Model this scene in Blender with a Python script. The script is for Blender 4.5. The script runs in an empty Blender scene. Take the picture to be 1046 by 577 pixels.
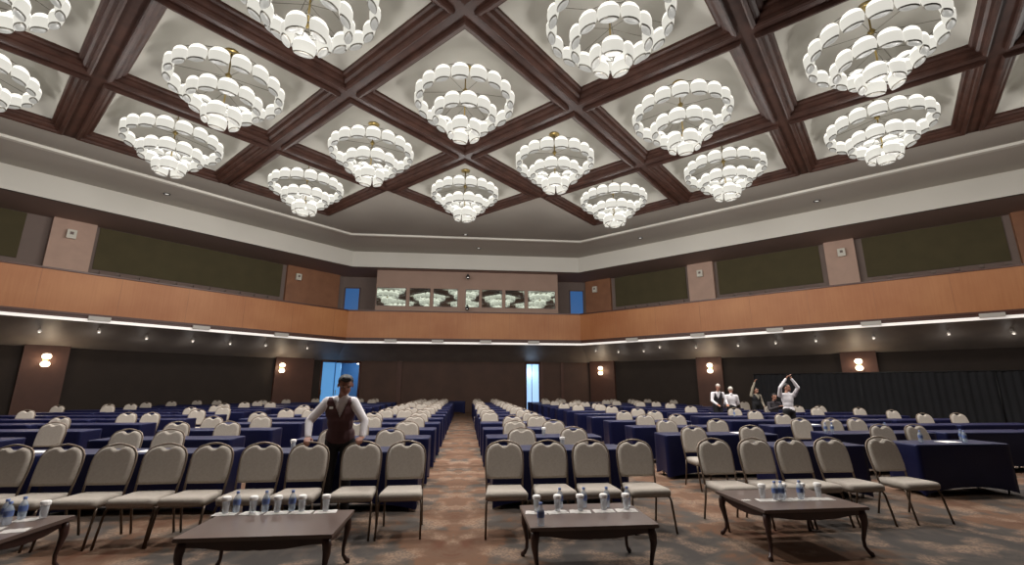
import bpy, bmesh, math, random
from mathutils import Vector, Matrix
random.seed(7)
PI = math.pi
S2 = math.sqrt(.5)
scene = bpy.context.scene
COL = scene.collection

# ------------------------------------------------------------------ helpers
def lin(c):
    return tuple(((x/255)/12.92 if x/255 <= .04045 else ((x/255+.055)/1.055)**2.4) for x in c) + (1,)

def new_mat(name):
    m = bpy.data.materials.new(name); m.use_nodes = True
    nt = m.node_tree
    return m, nt, nt.nodes['Principled BSDF']

def mat(name, rgb, rough=.6, metal=0, var=0, vscale=8, bump=0, bscale=60, coat=0, rgb2=None, spec=.5):
    m, nt, b = new_mat(name)
    c = lin(rgb)
    b.inputs['Base Color'].default_value = c
    b.inputs['Roughness'].default_value = rough
    b.inputs['Metallic'].default_value = metal
    b.inputs['Specular IOR Level'].default_value = spec
    b.inputs['Coat Weight'].default_value = coat
    tc = nt.nodes.new('ShaderNodeTexCoord')
    if var or rgb2:
        n = nt.nodes.new('ShaderNodeTexNoise'); n.inputs['Scale'].default_value = vscale; n.inputs['Detail'].default_value = 4
        nt.links.new(tc.outputs['Object'], n.inputs['Vector'])
        r = nt.nodes.new('ShaderNodeValToRGB')
        r.color_ramp.elements[0].position = .3; r.color_ramp.elements[1].position = .7
        c2 = lin(rgb2) if rgb2 else c
        r.color_ramp.elements[0].color = tuple(x*(1-var) for x in c[:3])+(1,)
        r.color_ramp.elements[1].color = tuple(x*(1+var) for x in c2[:3])+(1,)
        nt.links.new(n.outputs['Fac'], r.inputs['Fac']); nt.links.new(r.outputs['Color'], b.inputs['Base Color'])
    if bump:
        n2 = nt.nodes.new('ShaderNodeTexNoise'); n2.inputs['Scale'].default_value = bscale
        nt.links.new(tc.outputs['Object'], n2.inputs['Vector'])
        bp = nt.nodes.new('ShaderNodeBump'); bp.inputs['Strength'].default_value = bump; bp.inputs['Distance'].default_value = .01
        nt.links.new(n2.outputs['Fac'], bp.inputs['Height']); nt.links.new(bp.outputs['Normal'], b.inputs['Normal'])
    return m

def emis(name, rgb, strength, base=None):
    m, nt, b = new_mat(name)
    b.inputs['Base Color'].default_value = lin(base or rgb)
    b.inputs['Emission Color'].default_value = lin(rgb)
    b.inputs['Emission Strength'].default_value = strength
    b.inputs['Roughness'].default_value = .4
    return m

def glass(name, rgb=(240, 245, 250), alpha=.35, rough=.05):
    m, nt, b = new_mat(name)
    b.inputs['Base Color'].default_value = lin(rgb)
    b.inputs['Roughness'].default_value = rough
    b.inputs['Alpha'].default_value = alpha
    b.inputs['Specular IOR Level'].default_value = .8
    return m

def obj(name, bm, m, parent=None, smooth=False, loc=None, rz=0, kind=None):
    me = bpy.data.meshes.new(name)
    bmesh.ops.recalc_face_normals(bm, faces=bm.faces)
    bm.to_mesh(me); bm.free()
    for x in (m if isinstance(m, (list, tuple)) else [m]): me.materials.append(x)
    if smooth:
        for p in me.polygons: p.use_smooth = True
    o = bpy.data.objects.new(name, me); COL.objects.link(o)
    if parent: o.parent = parent
    if loc: o.location = loc
    if rz: o.rotation_euler.z = rz
    if kind: o['kind'] = kind
    return o

def tag(o, label, cat, group=None, kind=None):
    o['label'] = label; o['category'] = cat
    if group: o['group'] = group
    elif 'group' in o: del o['group']
    if kind: o['kind'] = kind
    return o

def thing(name, label, cat, loc=(0, 0, 0), rz=0, group=None):
    o = bpy.data.objects.new(name, None); COL.objects.link(o)
    o.empty_display_size = .1
    o.location = loc; o.rotation_euler = (0, 0, rz)
    return tag(o, label, cat, group)

KIDS = {}
def kids(o):
    if o.name not in KIDS: KIDS[o.name] = list(o.children)
    return KIDS[o.name]
def dup(root, loc, rz, label, group=None, scale=None):
    r = root.copy(); COL.objects.link(r)
    r.location = loc; r.rotation_euler = (0, 0, rz)
    if scale: r.scale = scale
    r['label'] = label
    if group: r['group'] = group
    for ch in kids(root):
        c = ch.copy(); COL.objects.link(c); c.parent = r
        for g in kids(ch):
            d = g.copy(); COL.objects.link(d); d.parent = c
    return r

def box(bm, x0, x1, y0, y1, z0, z1, mi=0):
    vs = [bm.verts.new((x, y, z)) for z in (z0, z1) for x, y in ((x0, y0), (x1, y0), (x1, y1), (x0, y1))]
    fs = [(0, 3, 2, 1), (4, 5, 6, 7), (0, 1, 5, 4), (1, 2, 6, 5), (2, 3, 7, 6), (3, 0, 4, 7)]
    for f in fs: bm.faces.new([vs[i] for i in f]).material_index = mi

def quad(bm, *pts, mi=0):
    f = bm.faces.new([bm.verts.new(p) for p in pts]); f.material_index = mi; return f

def prism(bm, pts, z0, z1, mi=0):
    a = [bm.verts.new((x, y, z0)) for x, y in pts]; b = [bm.verts.new((x, y, z1)) for x, y in pts]
    n = len(pts)
    bm.faces.new(a[::-1]).material_index = mi; bm.faces.new(b).material_index = mi
    for i in range(n):
        bm.faces.new((a[i], a[(i+1) % n], b[(i+1) % n], b[i])).material_index = mi

def frame_for(d):
    d = d.normalized()
    up = Vector((0, 0, 1)) if abs(d.z) < .95 else Vector((1, 0, 0))
    a = d.cross(up).normalized(); return a, d.cross(a).normalized()

def tube(bm, pts, rads, n=8, closed=False, mi=0, cap=True):
    pts = [Vector(p) for p in pts]
    if not isinstance(rads, (list, tuple)): rads = [rads]*len(pts)
    rings = []; N = len(pts); prev = None
    for i, p in enumerate(pts):
        if closed: d = pts[(i+1) % N]-pts[i-1]
        else: d = pts[min(i+1, N-1)]-pts[max(i-1, 0)]
        d.normalize()
        if prev is None: a, b = frame_for(d)
        else:
            a = prev-d*prev.dot(d); a.normalize(); b = d.cross(a)
        prev = a
        rings.append([bm.verts.new(p+(a*math.cos(2*PI*k/n)+b*math.sin(2*PI*k/n))*rads[i]) for k in range(n)])
    M = N if closed else N-1
    for i in range(M):
        r0, r1 = rings[i], rings[(i+1) % N]
        for k in range(n):
            f = bm.faces.new((r0[k], r0[(k+1) % n], r1[(k+1) % n], r1[k])); f.material_index = mi; f.smooth = True
    if cap and not closed:
        bm.faces.new(rings[0][::-1]).material_index = mi; bm.faces.new(rings[-1]).material_index = mi

def lathe(bm, prof, n=16, c=(0, 0, 0), sx=1, sy=1, rot=0, mi=None, cap_top=False, cap_bot=False):
    """prof: list of (radius, z); mi: list of material index per segment"""
    rings = []
    for r, z in prof:
        ring = []
        for k in range(n):
            a = 2*PI*k/n; x = r*math.cos(a)*sx; y = r*math.sin(a)*sy
            ring.append(bm.verts.new((c[0]+x*math.cos(rot)-y*math.sin(rot), c[1]+x*math.sin(rot)+y*math.cos(rot), c[2]+z)))
        rings.append(ring)
    for i in range(len(rings)-1):
        for k in range(n):
            f = bm.faces.new((rings[i][k], rings[i][(k+1) % n], rings[i+1][(k+1) % n], rings[i+1][k]))
            f.smooth = True
            if mi: f.material_index = mi[i]
    if cap_top: bm.faces.new(rings[0]).material_index = mi[0] if mi else 0
    if cap_bot: bm.faces.new(rings[-1]).material_index = mi[-1] if mi else 0

def W(u, v, z=None):
    x, y = S2*(u-v), S2*(u+v)
    return (x, y) if z is None else (x, y, z)

# ------------------------------------------------------------------ dimensions (metres)
CAMH = 1.6
Z = 8.3                       # camera to lower edge of the coffered ceiling
ZC = CAMH+Z                   # 9.9
VB, DB = 3.005*Z, 28.12       # gallery front plane (side walls / chamfered back wall)
VW, DW = 27.8, 30.96          # outer walls
NEAR = -13.0
Z_UC = .875*Z+CAMH            # ceiling above the gallery 8.86
Z_FT, Z_FB = 6.08, 4.405      # gallery front

def path(c, d):
    """plan outline seen from inside: left leg, chamfer, right leg"""
    xc = c/S2-d
    return [W(NEAR, c), (-xc, d), (xc, d), W(c, NEAR)]

def strip(bm, c, d, z0, z1, c2=None, d2=None, mi=0):
    a = path(c, d); b = path(c2 if c2 is not None else c, d2 if d2 is not None else d)
    for i in range(3):
        quad(bm, a[i]+(z0,), a[i+1]+(z0,), b[i+1]+(z1,), b[i]+(z1,), mi=mi)

# ------------------------------------------------------------------ materials
M = {}
M['panel'] = mat('ceiling_panel_white', (164, 161, 153), .9, spec=.2)
M['ring'] = mat('ceiling_grey', (156, 150, 141), .9, var=.04, vscale=.5, spec=.1)
M['ring_outer'] = mat('ceiling_grey_outer', (188, 182, 172), .9, spec=.1)
M['band'] = mat('ceiling_band_white', (212, 208, 198), .7)
M['beam'] = mat('dark_walnut', (58, 37, 30), .5, var=.3, vscale=3, spec=.22)
M['wood'] = None
M['dark'] = mat('dark_gallery_ceiling', (164, 142, 132), .8)
M['soffit'] = mat('soffit_grey', (158, 148, 140), .5, var=.12, vscale=1.2)
M['lowwall'] = mat('dark_olive_wall', (47, 37, 30), .85, var=.1, vscale=2)
M['backwall'] = mat('dark_brown_wall', (78, 54, 42), .7, var=.15, vscale=1)
M['pilaster'] = mat('brown_pilaster', (84, 54, 42), .6, var=.1, vscale=2)
M['pilaster_up'] = mat('pink_brown_pilaster', (196, 164, 146), .7, var=.06, vscale=2)
M['pilaster_wood'] = mat('brown_wood_pilaster', (150, 102, 72), .5, var=.12, vscale=2)
M['upwall'] = mat('greyish_pink_wall', (128, 112, 104), .8, var=.06, vscale=1)
M['olive'] = mat('olive_fabric_panel', (84, 76, 52), .95, var=.08, vscale=1.5)
M['booth'] = mat('booth_wall_tan', (166, 138, 122), .7, var=.05, vscale=1)
M['cap'] = mat('dark_rail_wood', (84, 48, 34), .4)
M['led'] = emis('led_strip', (255, 248, 240), .42)
M['clip'] = mat('pale_clip', (196, 190, 182), .5)
M['black'] = mat('black_metal', (18, 18, 20), .5)
M['drape'] = mat('black_drape', (34, 34, 37), .95, var=.1, vscale=2)
M['brass'] = mat('brass', (150, 130, 80), .3, metal=.8)
M['wire'] = mat('dark_wire', (96, 92, 84), .4, metal=.6)
M['glow1'] = emis('shade_glow', (255, 251, 240), 1.0, base=(40, 40, 38))
M['glow2'] = emis('shade_skirt', (252, 248, 236), .55, base=(60, 60, 57))
M['glow3'] = emis('shade_bottom', (236, 234, 226), .27, base=(70, 69, 66))
M['sconce_on'] = emis('sconce_lit', (255, 232, 200), 3.2)
M['sconce_off'] = mat('sconce_white', (225, 220, 205), .4)
M['mirror'] = mat('booth_glass', (205, 215, 205), .03, metal=1)
M['blue_glow'] = emis('blue_pane_glow', (40, 92, 150), .42)  # blue light of the upper doorways painted as a self-glowing pane
M['blue_pale'] = emis('pale_blue_daylight', (168, 206, 250), .8)
M['blue_leaf'] = emis('blue_door_glow', (90, 150, 205), .55)  # corridor light on the door leaf painted in as its own glow
M['lampsoft'] = emis('dim_lamp', (225, 220, 212), .7)
M['lampdot'] = emis('small_lamp', (255, 246, 235), 3.0)
M['fabric'] = mat('chair_fabric', (168, 158, 147), .9, var=.06, vscale=40, bump=.25, bscale=300)
M['frame'] = mat('chair_frame', (128, 112, 98), .4, metal=.35)
M['chair_leg'] = mat('chair_leg_metal', (92, 76, 62), .35, metal=.4)
M['cloth'] = mat('navy_cloth', (9, 12, 46), .45, var=.1, vscale=6, spec=.55)
M['cloth'].node_tree.nodes['Principled BSDF'].inputs['Specular Tint'].default_value = (.5, .55, 1, 1)
M['tabletop_ply'] = mat('plywood', (120, 96, 70), .6)
M['coffee'] = mat('coffee_table_wood', (58, 36, 32), .35, var=.2, vscale=6, coat=.2)
M['coffee_top'] = mat('coffee_table_top', (94, 78, 72), .3, var=.06, vscale=10, coat=.2)
M['paper'] = mat('white_paper', (238, 234, 230), .8)
M['glass'] = glass('drinking_glass', (225, 228, 232), .38)
M['water'] = glass('bottle_plastic', (205, 218, 232), .42)
M['label_blue'] = mat('bottle_label_blue', (96, 116, 168), .5)
M['seat_up'] = mat('gallery_seat', (122, 104, 96), .9)
M['skin'] = mat('skin', (178, 128, 106), .55)
M['skin_dark'] = mat('skin_darker', (150, 104, 86), .55)  # darker skin tone for the waiter
M['hair'] = mat('dark_hair', (28, 22, 20), .6)
M['shirt'] = mat('white_shirt', (228, 222, 224), .8)
M['vest'] = mat('maroon_vest', (84, 52, 54), .7)
M['trouser'] = mat('black_trousers', (22, 20, 24), .8)
M['shoe'] = mat('black_shoe', (14, 14, 14), .3)
M['jacket'] = mat('dark_jacket', (44, 38, 42), .8)
M['grey_sleeve'] = mat('grey_sleeve', (150, 140, 124), .8)
M['white_cap'] = mat('pale_cap', (205, 196, 186), .8)
M['mouth'] = mat('lips', (120, 66, 60), .5)
M['white_metal'] = mat('pale_leg_metal', (170, 170, 170), .3, metal=.6)
M['vent'] = mat('vent_dark', (60, 58, 56), .6)

def wood_fascia():
    m, nt, b = new_mat('gallery_front_wood')
    N = nt.nodes; L = nt.links
    tc = N.new('ShaderNodeTexCoord')
    n = N.new('ShaderNodeTexNoise'); n.inputs['Scale'].default_value = .45; n.inputs['Detail'].default_value = 5
    L.new(tc.outputs['Object'], n.inputs['Vector'])
    mp = N.new('ShaderNodeMapping'); mp.inputs['Scale'].default_value = (14, 14, .8)
    L.new(tc.outputs['Object'], mp.inputs['Vector'])
    n2 = N.new('ShaderNodeTexNoise'); n2.inputs['Scale'].default_value = 1; n2.inputs['Detail'].default_value = 3
    L.new(mp.outputs['Vector'], n2.inputs['Vector'])
    mx = N.new('ShaderNodeMath'); mx.operation = 'MULTIPLY_ADD'; mx.inputs[1].default_value = .3
    L.new(n2.outputs['Fac'], mx.inputs[0]); L.new(n.outputs['Fac'], mx.inputs[2])
    r = N.new('ShaderNodeValToRGB')
    r.color_ramp.elements[0].position = .45; r.color_ramp.elements[1].position = .9
    r.color_ramp.elements[0].color = lin((172, 106, 60)); r.color_ramp.elements[1].color = lin((194, 132, 82))
    L.new(mx.outputs[0], r.inputs['Fac']); L.new(r.outputs['Color'], b.inputs['Base Color'])
    b.inputs['Roughness'].default_value = .5
    return m
M['wood'] = wood_fascia()

def carpet():
    m, nt, b = new_mat('patterned_carpet')
    N = nt.nodes; L = nt.links
    tc = N.new('ShaderNodeTexCoord'); sp = N.new('ShaderNodeSeparateXYZ'); L.new(tc.outputs['Object'], sp.inputs[0])
    ad = N.new('ShaderNodeMath'); ad.operation = 'ADD'; ad.inputs[1].default_value = .09+1.75*20; L.new(sp.outputs['X'], ad.inputs[0])
    pp = N.new('ShaderNodeMath'); pp.operation = 'PINGPONG'; pp.inputs[1].default_value = 1.75; L.new(ad.outputs[0], pp.inputs[0])
    cb = N.new('ShaderNodeCombineXYZ'); L.new(pp.outputs[0], cb.inputs['X']); L.new(sp.outputs['Y'], cb.inputs['Y'])
    n = N.new('ShaderNodeTexNoise'); n.inputs['Scale'].default_value = 1.5; n.inputs['Detail'].default_value = 6; n.inputs['Roughness'].default_value = .62; n.inputs['Distortion'].default_value = .5
    L.new(cb.outputs[0], n.inputs['Vector'])
    # tan field along the aisle line of every repeat
    dv = N.new('ShaderNodeMath'); dv.operation = 'MULTIPLY_ADD'; dv.inputs[1].default_value = -.13; dv.inputs[2].default_value = .10; L.new(pp.outputs[0], dv.inputs[0])
    sm = N.new('ShaderNodeMath'); sm.operation = 'ADD'; L.new(n.outputs['Fac'], sm.inputs[0]); L.new(dv.outputs[0], sm.inputs[1])
    r = N.new('ShaderNodeValToRGB'); e = r.color_ramp.elements
    e[0].position = .36; e[0].color = lin((68, 63, 60)); e[1].position = .74; e[1].color = lin((92, 62, 47))
    for p, c in ((.46, (79, 72, 67)), (.53, (88, 73, 63)), (.58, (105, 77, 60)), (.66, (101, 77, 62))):
        x = e.new(p); x.color = lin(c)
    L.new(sm.outputs[0], r.inputs['Fac'])
    v = N.new('ShaderNodeTexVoronoi'); v.inputs['Scale'].default_value = 38; L.new(cb.outputs[0], v.inputs['Vector'])
    n2 = N.new('ShaderNodeTexNoise'); n2.inputs['Scale'].default_value = 2.3; n2.inputs['Detail'].default_value = 2; L.new(cb.outputs[0], n2.inputs['Vector'])
    r2 = N.new('ShaderNodeValToRGB'); r2.color_ramp.elements[0].position = .5; r2.color_ramp.elements[1].position = .62; L.new(n2.outputs['Fac'], r2.inputs['Fac'])
    mul = N.new('ShaderNodeMath'); mul.operation = 'MULTIPLY'; L.new(v.outputs['Distance'], mul.inputs[0]); L.new(r2.outputs['Color'], mul.inputs[1])
    mx = N.new('ShaderNodeMix'); mx.data_type = 'RGBA'
    L.new(mul.outputs[0], mx.inputs['Factor']); L.new(r.outputs['Color'], mx.inputs['A']); mx.inputs['B'].default_value = lin((140, 116, 98))
    L.new(mx.outputs['Result'], b.inputs['Base Color'])
    b.inputs['Roughness'].default_value = .95; b.inputs['Specular IOR Level'].default_value = .15
    return m
M['carpet'] = carpet()

# ------------------------------------------------------------------ room shell
bm = bmesh.new(); a = path(VW+.2, DW+.2)
pts = [a[0], a[1], a[2], a[3], W(NEAR, NEAR)]
quad(bm, *[p+(0,) for p in pts]); obj('floor', bm, M['carpet'], kind='structure')

# lower walls: left and right legs
def wall_quad(name, p, q, z0, z1, m, t=.2):
    bm = bmesh.new()
    P, Q = Vector(p), Vector(q); d = (Q-P).normalized(); n = Vector((-d.y, d.x))
    if n.dot(-P) > 0: n = -n       # outward from the room
    prism(bm, [tuple(P), tuple(Q), tuple(Q+n*t), tuple(P+n*t)], z0, z1)
    return obj(name, bm, m, kind='structure')
pw = path(VW, DW)
wall_quad('wall_left', pw[0], W(14.95, VW), 0, 4.6, M['lowwall'])
wall_quad('wall_left_corner', W(14.95, VW), pw[1], 3.2, 4.6, M['backwall'])
wall_quad('wall_right', pw[2], pw[3], 0, 4.6, M['lowwall'])
# lower back wall with two doorways
wall_quad('wall_back', (-6.85, DW), (4.03, DW), 0, 4.6, M['backwall'])
wall_quad('wall_back_right', (4.96, DW), pw[2], 0, 4.6, M['backwall'])
wall_quad('wall_back_header', (4.03, DW), (4.96, DW), 3.16, 4.6, M['backwall'])
wall_quad('wall_back_left', pw[1], (-6.85, DW), 3.16, 4.6, M['backwall'])
# upper walls
wall_quad('wall_upper_left', pw[0], pw[1], 4.6, ZC+.3, M['upwall'])
wall_quad('wall_upper_right', pw[2], pw[3], 4.6, ZC+.3, M['upwall'])
wall_quad('wall_upper_back', pw[1], pw[2], 4.6, ZC+.3, M['upwall'])
# walls on the camera side of the hall
wall_quad('wall_near_left', W(NEAR, NEAR), W(NEAR, VW+.2), 0, ZC+1.6, M['upwall'])
wall_quad('wall_near_right', W(NEAR, NEAR), W(VW+.2, NEAR), 0, ZC+1.6, M['upwall'])

# ceiling over gallery, ceiling band, gallery soffit
bm = bmesh.new(); strip(bm, VB, DB, Z_UC, Z_UC, VW, DW); obj('ceiling_gallery', bm, M['dark'], kind='structure')
bm = bmesh.new(); strip(bm, VB, DB, Z_UC, ZC); strip(bm, VB+.12, DB+.12, Z_UC, ZC); strip(bm, VB, DB, Z_UC, Z_UC, VB+.12, DB+.12)
obj('ceiling_band', bm, M['band'], kind='structure')
bm = bmesh.new(); strip(bm, VB+.18, DB+.2, 4.3, 3.235, VW, DW); obj('ceiling_under_gallery', bm, M['soffit'], kind='structure')
bm = bmesh.new(); strip(bm, VB+.1, DB+.1, 4.85, 4.85, VW-1.5, DW-1.6); strip(bm, VW-1.5, DW-1.6, 4.85, 5.72); strip(bm, VW-1.5, DW-1.6, 5.72, 5.72, VW, DW)
obj('floor_gallery', bm, M['dark'], kind='structure')

# gallery front
def ringwall(name, c0, d0, c1, d1, z0, z1, m, n=None):
    bm = bmesh.new()
    strip(bm, c0, d0, z0, z1); strip(bm, c1, d1, z0, z1); strip(bm, c0, d0, z0, z0, c1, d1); strip(bm, c0, d0, z1, z1, c1, d1)
    return obj(name, bm, m, kind='structure')
ringwall('wall_gallery_front', VB, DB, VB+.14, DB+.14, Z_FB, Z_FT, M['wood'])
ringwall('trim_1', VB-.05, DB-.05, VB+.2, DB+.2, Z_FT, Z_FT+.07, M['cap'])
ringwall('trim_2', VB-.03, DB-.03, VB+.14, DB+.14, Z_FB-.02, Z_FB+.07, M['cap'])
ringwall('trim_3', VB+.01, DB+.01, VB+.18, DB+.18, Z_FB-.13, Z_FB-.02, M['cap'])
# vertical seams of the front boards
bm = bmesh.new()
p0 = path(VB-.004, DB-.004)
for i in range(3):
    A, B = Vector(p0[i]), Vector(p0[i+1]); Ln = (B-A).length; d = (B-A)/Ln; k = 1
    while k*2.45 < Ln:
        q = A+d*k*2.45; n = Vector((-d.y, d.x))*.003
        w = d*.004
        prism(bm, [tuple(q-w-n), tuple(q+w-n), tuple(q+w+n), tuple(q-w+n)], Z_FB+.08, Z_FT)
        k += 1
obj('trim_4', bm, M['pilaster_wood'], kind='structure')

# led strip below the gallery front, with its clips
bm = bmesh.new(); strip(bm, VB+.03, DB+.03, 4.16, 4.32); strip(bm, VB+.03, DB+.03, 4.32, 4.32, VB+.15, DB+.15); strip(bm, VB+.03, DB+.03, 4.16, 4.16, VB+.15, DB+.15); strip(bm, VB+.15, DB+.15, 4.16, 4.32)
tag(obj('light_strip', bm, M['led']), 'long white light strip running under the curved wood gallery front', 'light strip')
clips = [(3.64, 'L'), (7.28, 'L'), (-.1, 'L'), (11.0, 'L'), (-4.54, 'C'), (-1.74, 'C'), (1.18, 'C'), (4.15, 'C'), (11.38, 'R'), (7.67, 'R'), (4.05, 'R'), (.39, 'R'), (-3.27, 'R')]
clip_names = {('L', 0): 'left side, above the first lit wall lamp from the left', }
def clip_obj(first=[None]):
    if first[0] is None:
        bm = bmesh.new(); box(bm, -.35, .35, -.12, .03, -.08, .08)
        bmesh.ops.bevel(bm, geom=bm.edges[:], offset=.015, segments=2)
        first[0] = obj('light_strip_clip', bm, M['clip']); return first[0]
    o = first[0].copy(); COL.objects.link(o); return o
order = sorted(range(len(clips)), key=lambda i: (0, clips[i][0]) if clips[i][1] == 'L' else (1, clips[i][0]) if clips[i][1] == 'C' else (2, -clips[i][0]))
names = ['first', 'second', 'third', 'fourth', 'fifth', 'sixth', 'seventh', 'eighth', 'ninth', 'tenth', 'eleventh', 'twelfth', 'thirteenth', 'fourteenth', 'fifteenth', 'sixteenth', 'seventeenth', 'eighteenth', 'nineteenth', 'twentieth', 'twenty-first', 'twenty-second', 'twenty-third', 'twenty-fourth', 'twenty-fifth']
for n_, i in enumerate(order):
    t, side = clips[i]
    if side == 'L': x, y = W(t, VB-.02); rz = PI/4
    elif side == 'R': x, y = W(VB-.02, t); rz = -PI/4
    else: x, y = t, DB-.02; rz = 0
    o = clip_obj(); o.location = (x, y, 4.3); o.rotation_euler.z = rz
    tag(o, 'pale box clip on the gallery light strip, %s clip from the left' % names[n_], 'clip', 'clips along the gallery light strip')

# pilasters and panels on the side walls
def side_box(name, side, a0, a1, z0, z1, depth, m, off=0):
    bm = bmesh.new()
    c0, c1 = VW-off-depth, VW-off
    if side == 'L': P = [W(a0, c0), W(a1, c0), W(a1, c1), W(a0, c1)]
    else: P = [W(c0, a0), W(c0, a1), W(c1, a1), W(c1, a0)]
    prism(bm, P, z0, z1)
    return obj(name, bm, m, kind='structure')
tn = [5]
def trim(side, a0, a1, z0, z1, depth, m):
    o = side_box('trim_%d' % tn[0], side, a0, a1, z0, z1, depth, m); tn[0] += 1; return o
for a0, a1 in ((1.9, 3.3), (12.1, 14.4), (-6, -4.6)): trim('L', a0, a1, 0, 3.6, .16, M['pilaster'])
for a0, a1 in ((14.0, 15.8), (7.35, 8.75), (.45, 1.85), (-6.3, -4.9)): trim('R', a0, a1, 0, 3.6, .16, M['pilaster'])
trim('L', 1.85, 3.3, 5.72, Z_UC, .3, M['pilaster_up'])
trim('L', 12.15, 15.6, 5.72, Z_UC, .2, M['pilaster_wood'])
trim('L', -6.2, -4.8, 5.72, Z_UC, .3, M['pilaster_up'])
trim('R', 13.98, 15.9, 5.72, Z_UC, .2, M['pilaster_wood'])
trim('R', 7.28, 8.74, 5.72, Z_UC, .3, M['pilaster_up'])
trim('R', .55, 1.8, 5.72, Z_UC, .3, M['pilaster_up'])
trim('R', -6.3, -4.86, 5.72, Z_UC, .3, M['pilaster_wood'])
for side, a0, a1 in (('L', -4.3, 1.05), ('L', 3.45, 11.9), ('R', 8.95, 13.7), ('R', 2.05, 7.1), ('R', -4.6, .25)):
    trim(side, a0, a1, 6.86, Z_UC-.02, .05, M['olive'])
# vertical trims on the back wall
for x0, x1 in ((-4.45, -4.15), (5.0, 5.2), (6.4, 6.6)):
    bm = bmesh.new(); box(bm, x0, x1, DW-.08, DW, 0, 3.4); obj('trim_%d' % tn[0], bm, M['pilaster'], kind='structure'); tn[0] += 1

# ------------------------------------------------------------------ doorways
# lower left doorway: blue lit corridor seen past a door leaf
bm = bmesh.new()
quad(bm, (-10.2, DW+3.6, 0), (-6.2, DW+3.6, 0), (-6.2, DW+3.6, 3.2), (-10.2, DW+3.6, 3.2))
quad(bm, (-6.2, DW+.2, 0), (-6.2, DW+3.6, 0), (-6.2, DW+3.6, 3.2), (-6.2, DW+.2, 3.2))
quad(bm, (-10.2, DW+.2, 3.2), (-6.2, DW+.2, 3.2), (-6.2, DW+3.6, 3.2), (-10.2, DW+3.6, 3.2))
quad(bm, (-10.2, DW+.2, 0), (-10.2, DW+3.6, 0), (-10.2, DW+3.6, 3.2), (-10.2, DW+.2, 3.2))
M['corridor'] = mat('corridor_blue_tint', (120, 165, 205), .5)  # the corridor's blue light is also tinted into the wall colour
obj('wall_corridor_left', bm, M['corridor'], kind='structure')
bm = bmesh.new(); quad(bm, (-10.4, DW+.2, .01), (-6.0, DW+.2, .01), (-6.0, DW+3.8, .01), (-10.4, DW+3.8, .01)); obj('floor_corridor', bm, M['carpet'], kind='structure')
def door(n, pts_leaf, m_leaf, frame_pts):
    r = bpy.data.objects.new('door_%d' % n, None); COL.objects.link(r); r['kind'] = 'structure'
    for a, b, w in frame_pts:
        bm = bmesh.new(); tube(bm, [a, b], w, n=4); obj('door_frame', bm, M['cap'], r)
    if pts_leaf:
        bm = bmesh.new(); prism(bm, pts_leaf, .02, 3.12); lf = obj('door_leaf', bm, m_leaf, r)
        h = Vector(pts_leaf[0]+(1.1,)); bm = bmesh.new(); tube(bm, [h+Vector((.1, -.08, 0)), h+Vector((.1, -.08, .3))], .02); obj('door_handle', bm, M['brass'], lf)
    return r
door(1, [(-8.36, DW-.02), (-8.05, DW-.02), (-8.05, DW+.08), (-8.36, DW+.08)], M['blue_leaf'],
     [((-6.85, DW, 0), (-6.85, DW, 3.16), .07), ((-8.36, DW, 3.16), (-6.85, DW, 3.16), .07)])
a, b = W(15.0, VW), W(15.9, VW)
dl = (Vector(b)-Vector(a)).normalized(); nn = Vector((-dl.y, dl.x))*.06
door(2, [tuple(Vector(a)), tuple(Vector(b)), tuple(Vector(b)+nn), tuple(Vector(a)+nn)], M['blue_leaf'],
     [(a+(0,), a+(3.2,), .07), (a+(3.2,), b+(3.2,), .07)])
door(3, None, None, [((4.03, DW, 0), (4.03, DW, 3.16), .06), ((4.96, DW, 0), (4.96, DW, 3.16), .06), ((4.03, DW, 3.16), (4.96, DW, 3.16), .06)])
bm = bmesh.new(); box(bm, 3.4, 5.9, DW+1.4, DW+1.5, 0, 3.4); box(bm, 3.3, 3.4, DW+.2, DW+1.5, 0, 3.4); box(bm, 5.9, 6.0, DW+.2, DW+1.5, 0, 3.4); box(bm, 3.3, 6, DW+.2, DW+1.5, 3.4, 3.5)
obj('wall_corridor_right', bm, M['upwall'], kind='structure')
def window(n, x0, x1, y, z0, z1, mp, w=.06, mullions=()):
    r = bpy.data.objects.new('window_%d' % n, None); COL.objects.link(r); r['kind'] = 'structure'
    bm = bmesh.new()
    box(bm, x0-w, x1+w, y-.04, y+.04, z1, z1+w); box(bm, x0-w, x1+w, y-.04, y+.04, z0-w, z0)
    box(bm, x0-w, x0, y-.04, y+.04, z0, z1); box(bm, x1, x1+w, y-.04, y+.04, z0, z1)
    for q in mullions: box(bm, q-.02, q+.02, y-.03, y+.03, z0, z1)
    obj('window_frame', bm, M['cap'], r)
    bm = bmesh.new(); quad(bm, (x0, y, z0), (x1, y, z0), (x1, y, z1), (x0, y, z1)); obj('window_pane', bm, mp, r)
    return r
window(1, 3.55, 5.75, DW+1.36, .1, 3.3, M['blue_pale'], mullions=(4.62,))
# upper doorways each side of the booth, glowing panes standing in for their blue light
window(2, -8.15, -7.25, DW-.05, 5.9, 8.05, M['blue_glow'])
window(3, 7.2, 8.1, DW-.05, 5.9, 8.2, M['blue_glow'])
# corridor lamps
for i, (x, y) in enumerate(((-7.9, DW+.9), (-7.4, DW+2.2))):
    bm = bmesh.new(); lathe(bm, [(.0, 0), (.16, 0), (.16, -.05), (.02, -.06)], 12, (x, y, 3.19))
    tag(obj('ceiling_lamp', bm, M['lampdot']), 'round ceiling lamp in the blue corridor, %s' % ('nearest the doorway' if i == 0 else 'further back'), 'lamp', None)

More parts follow.
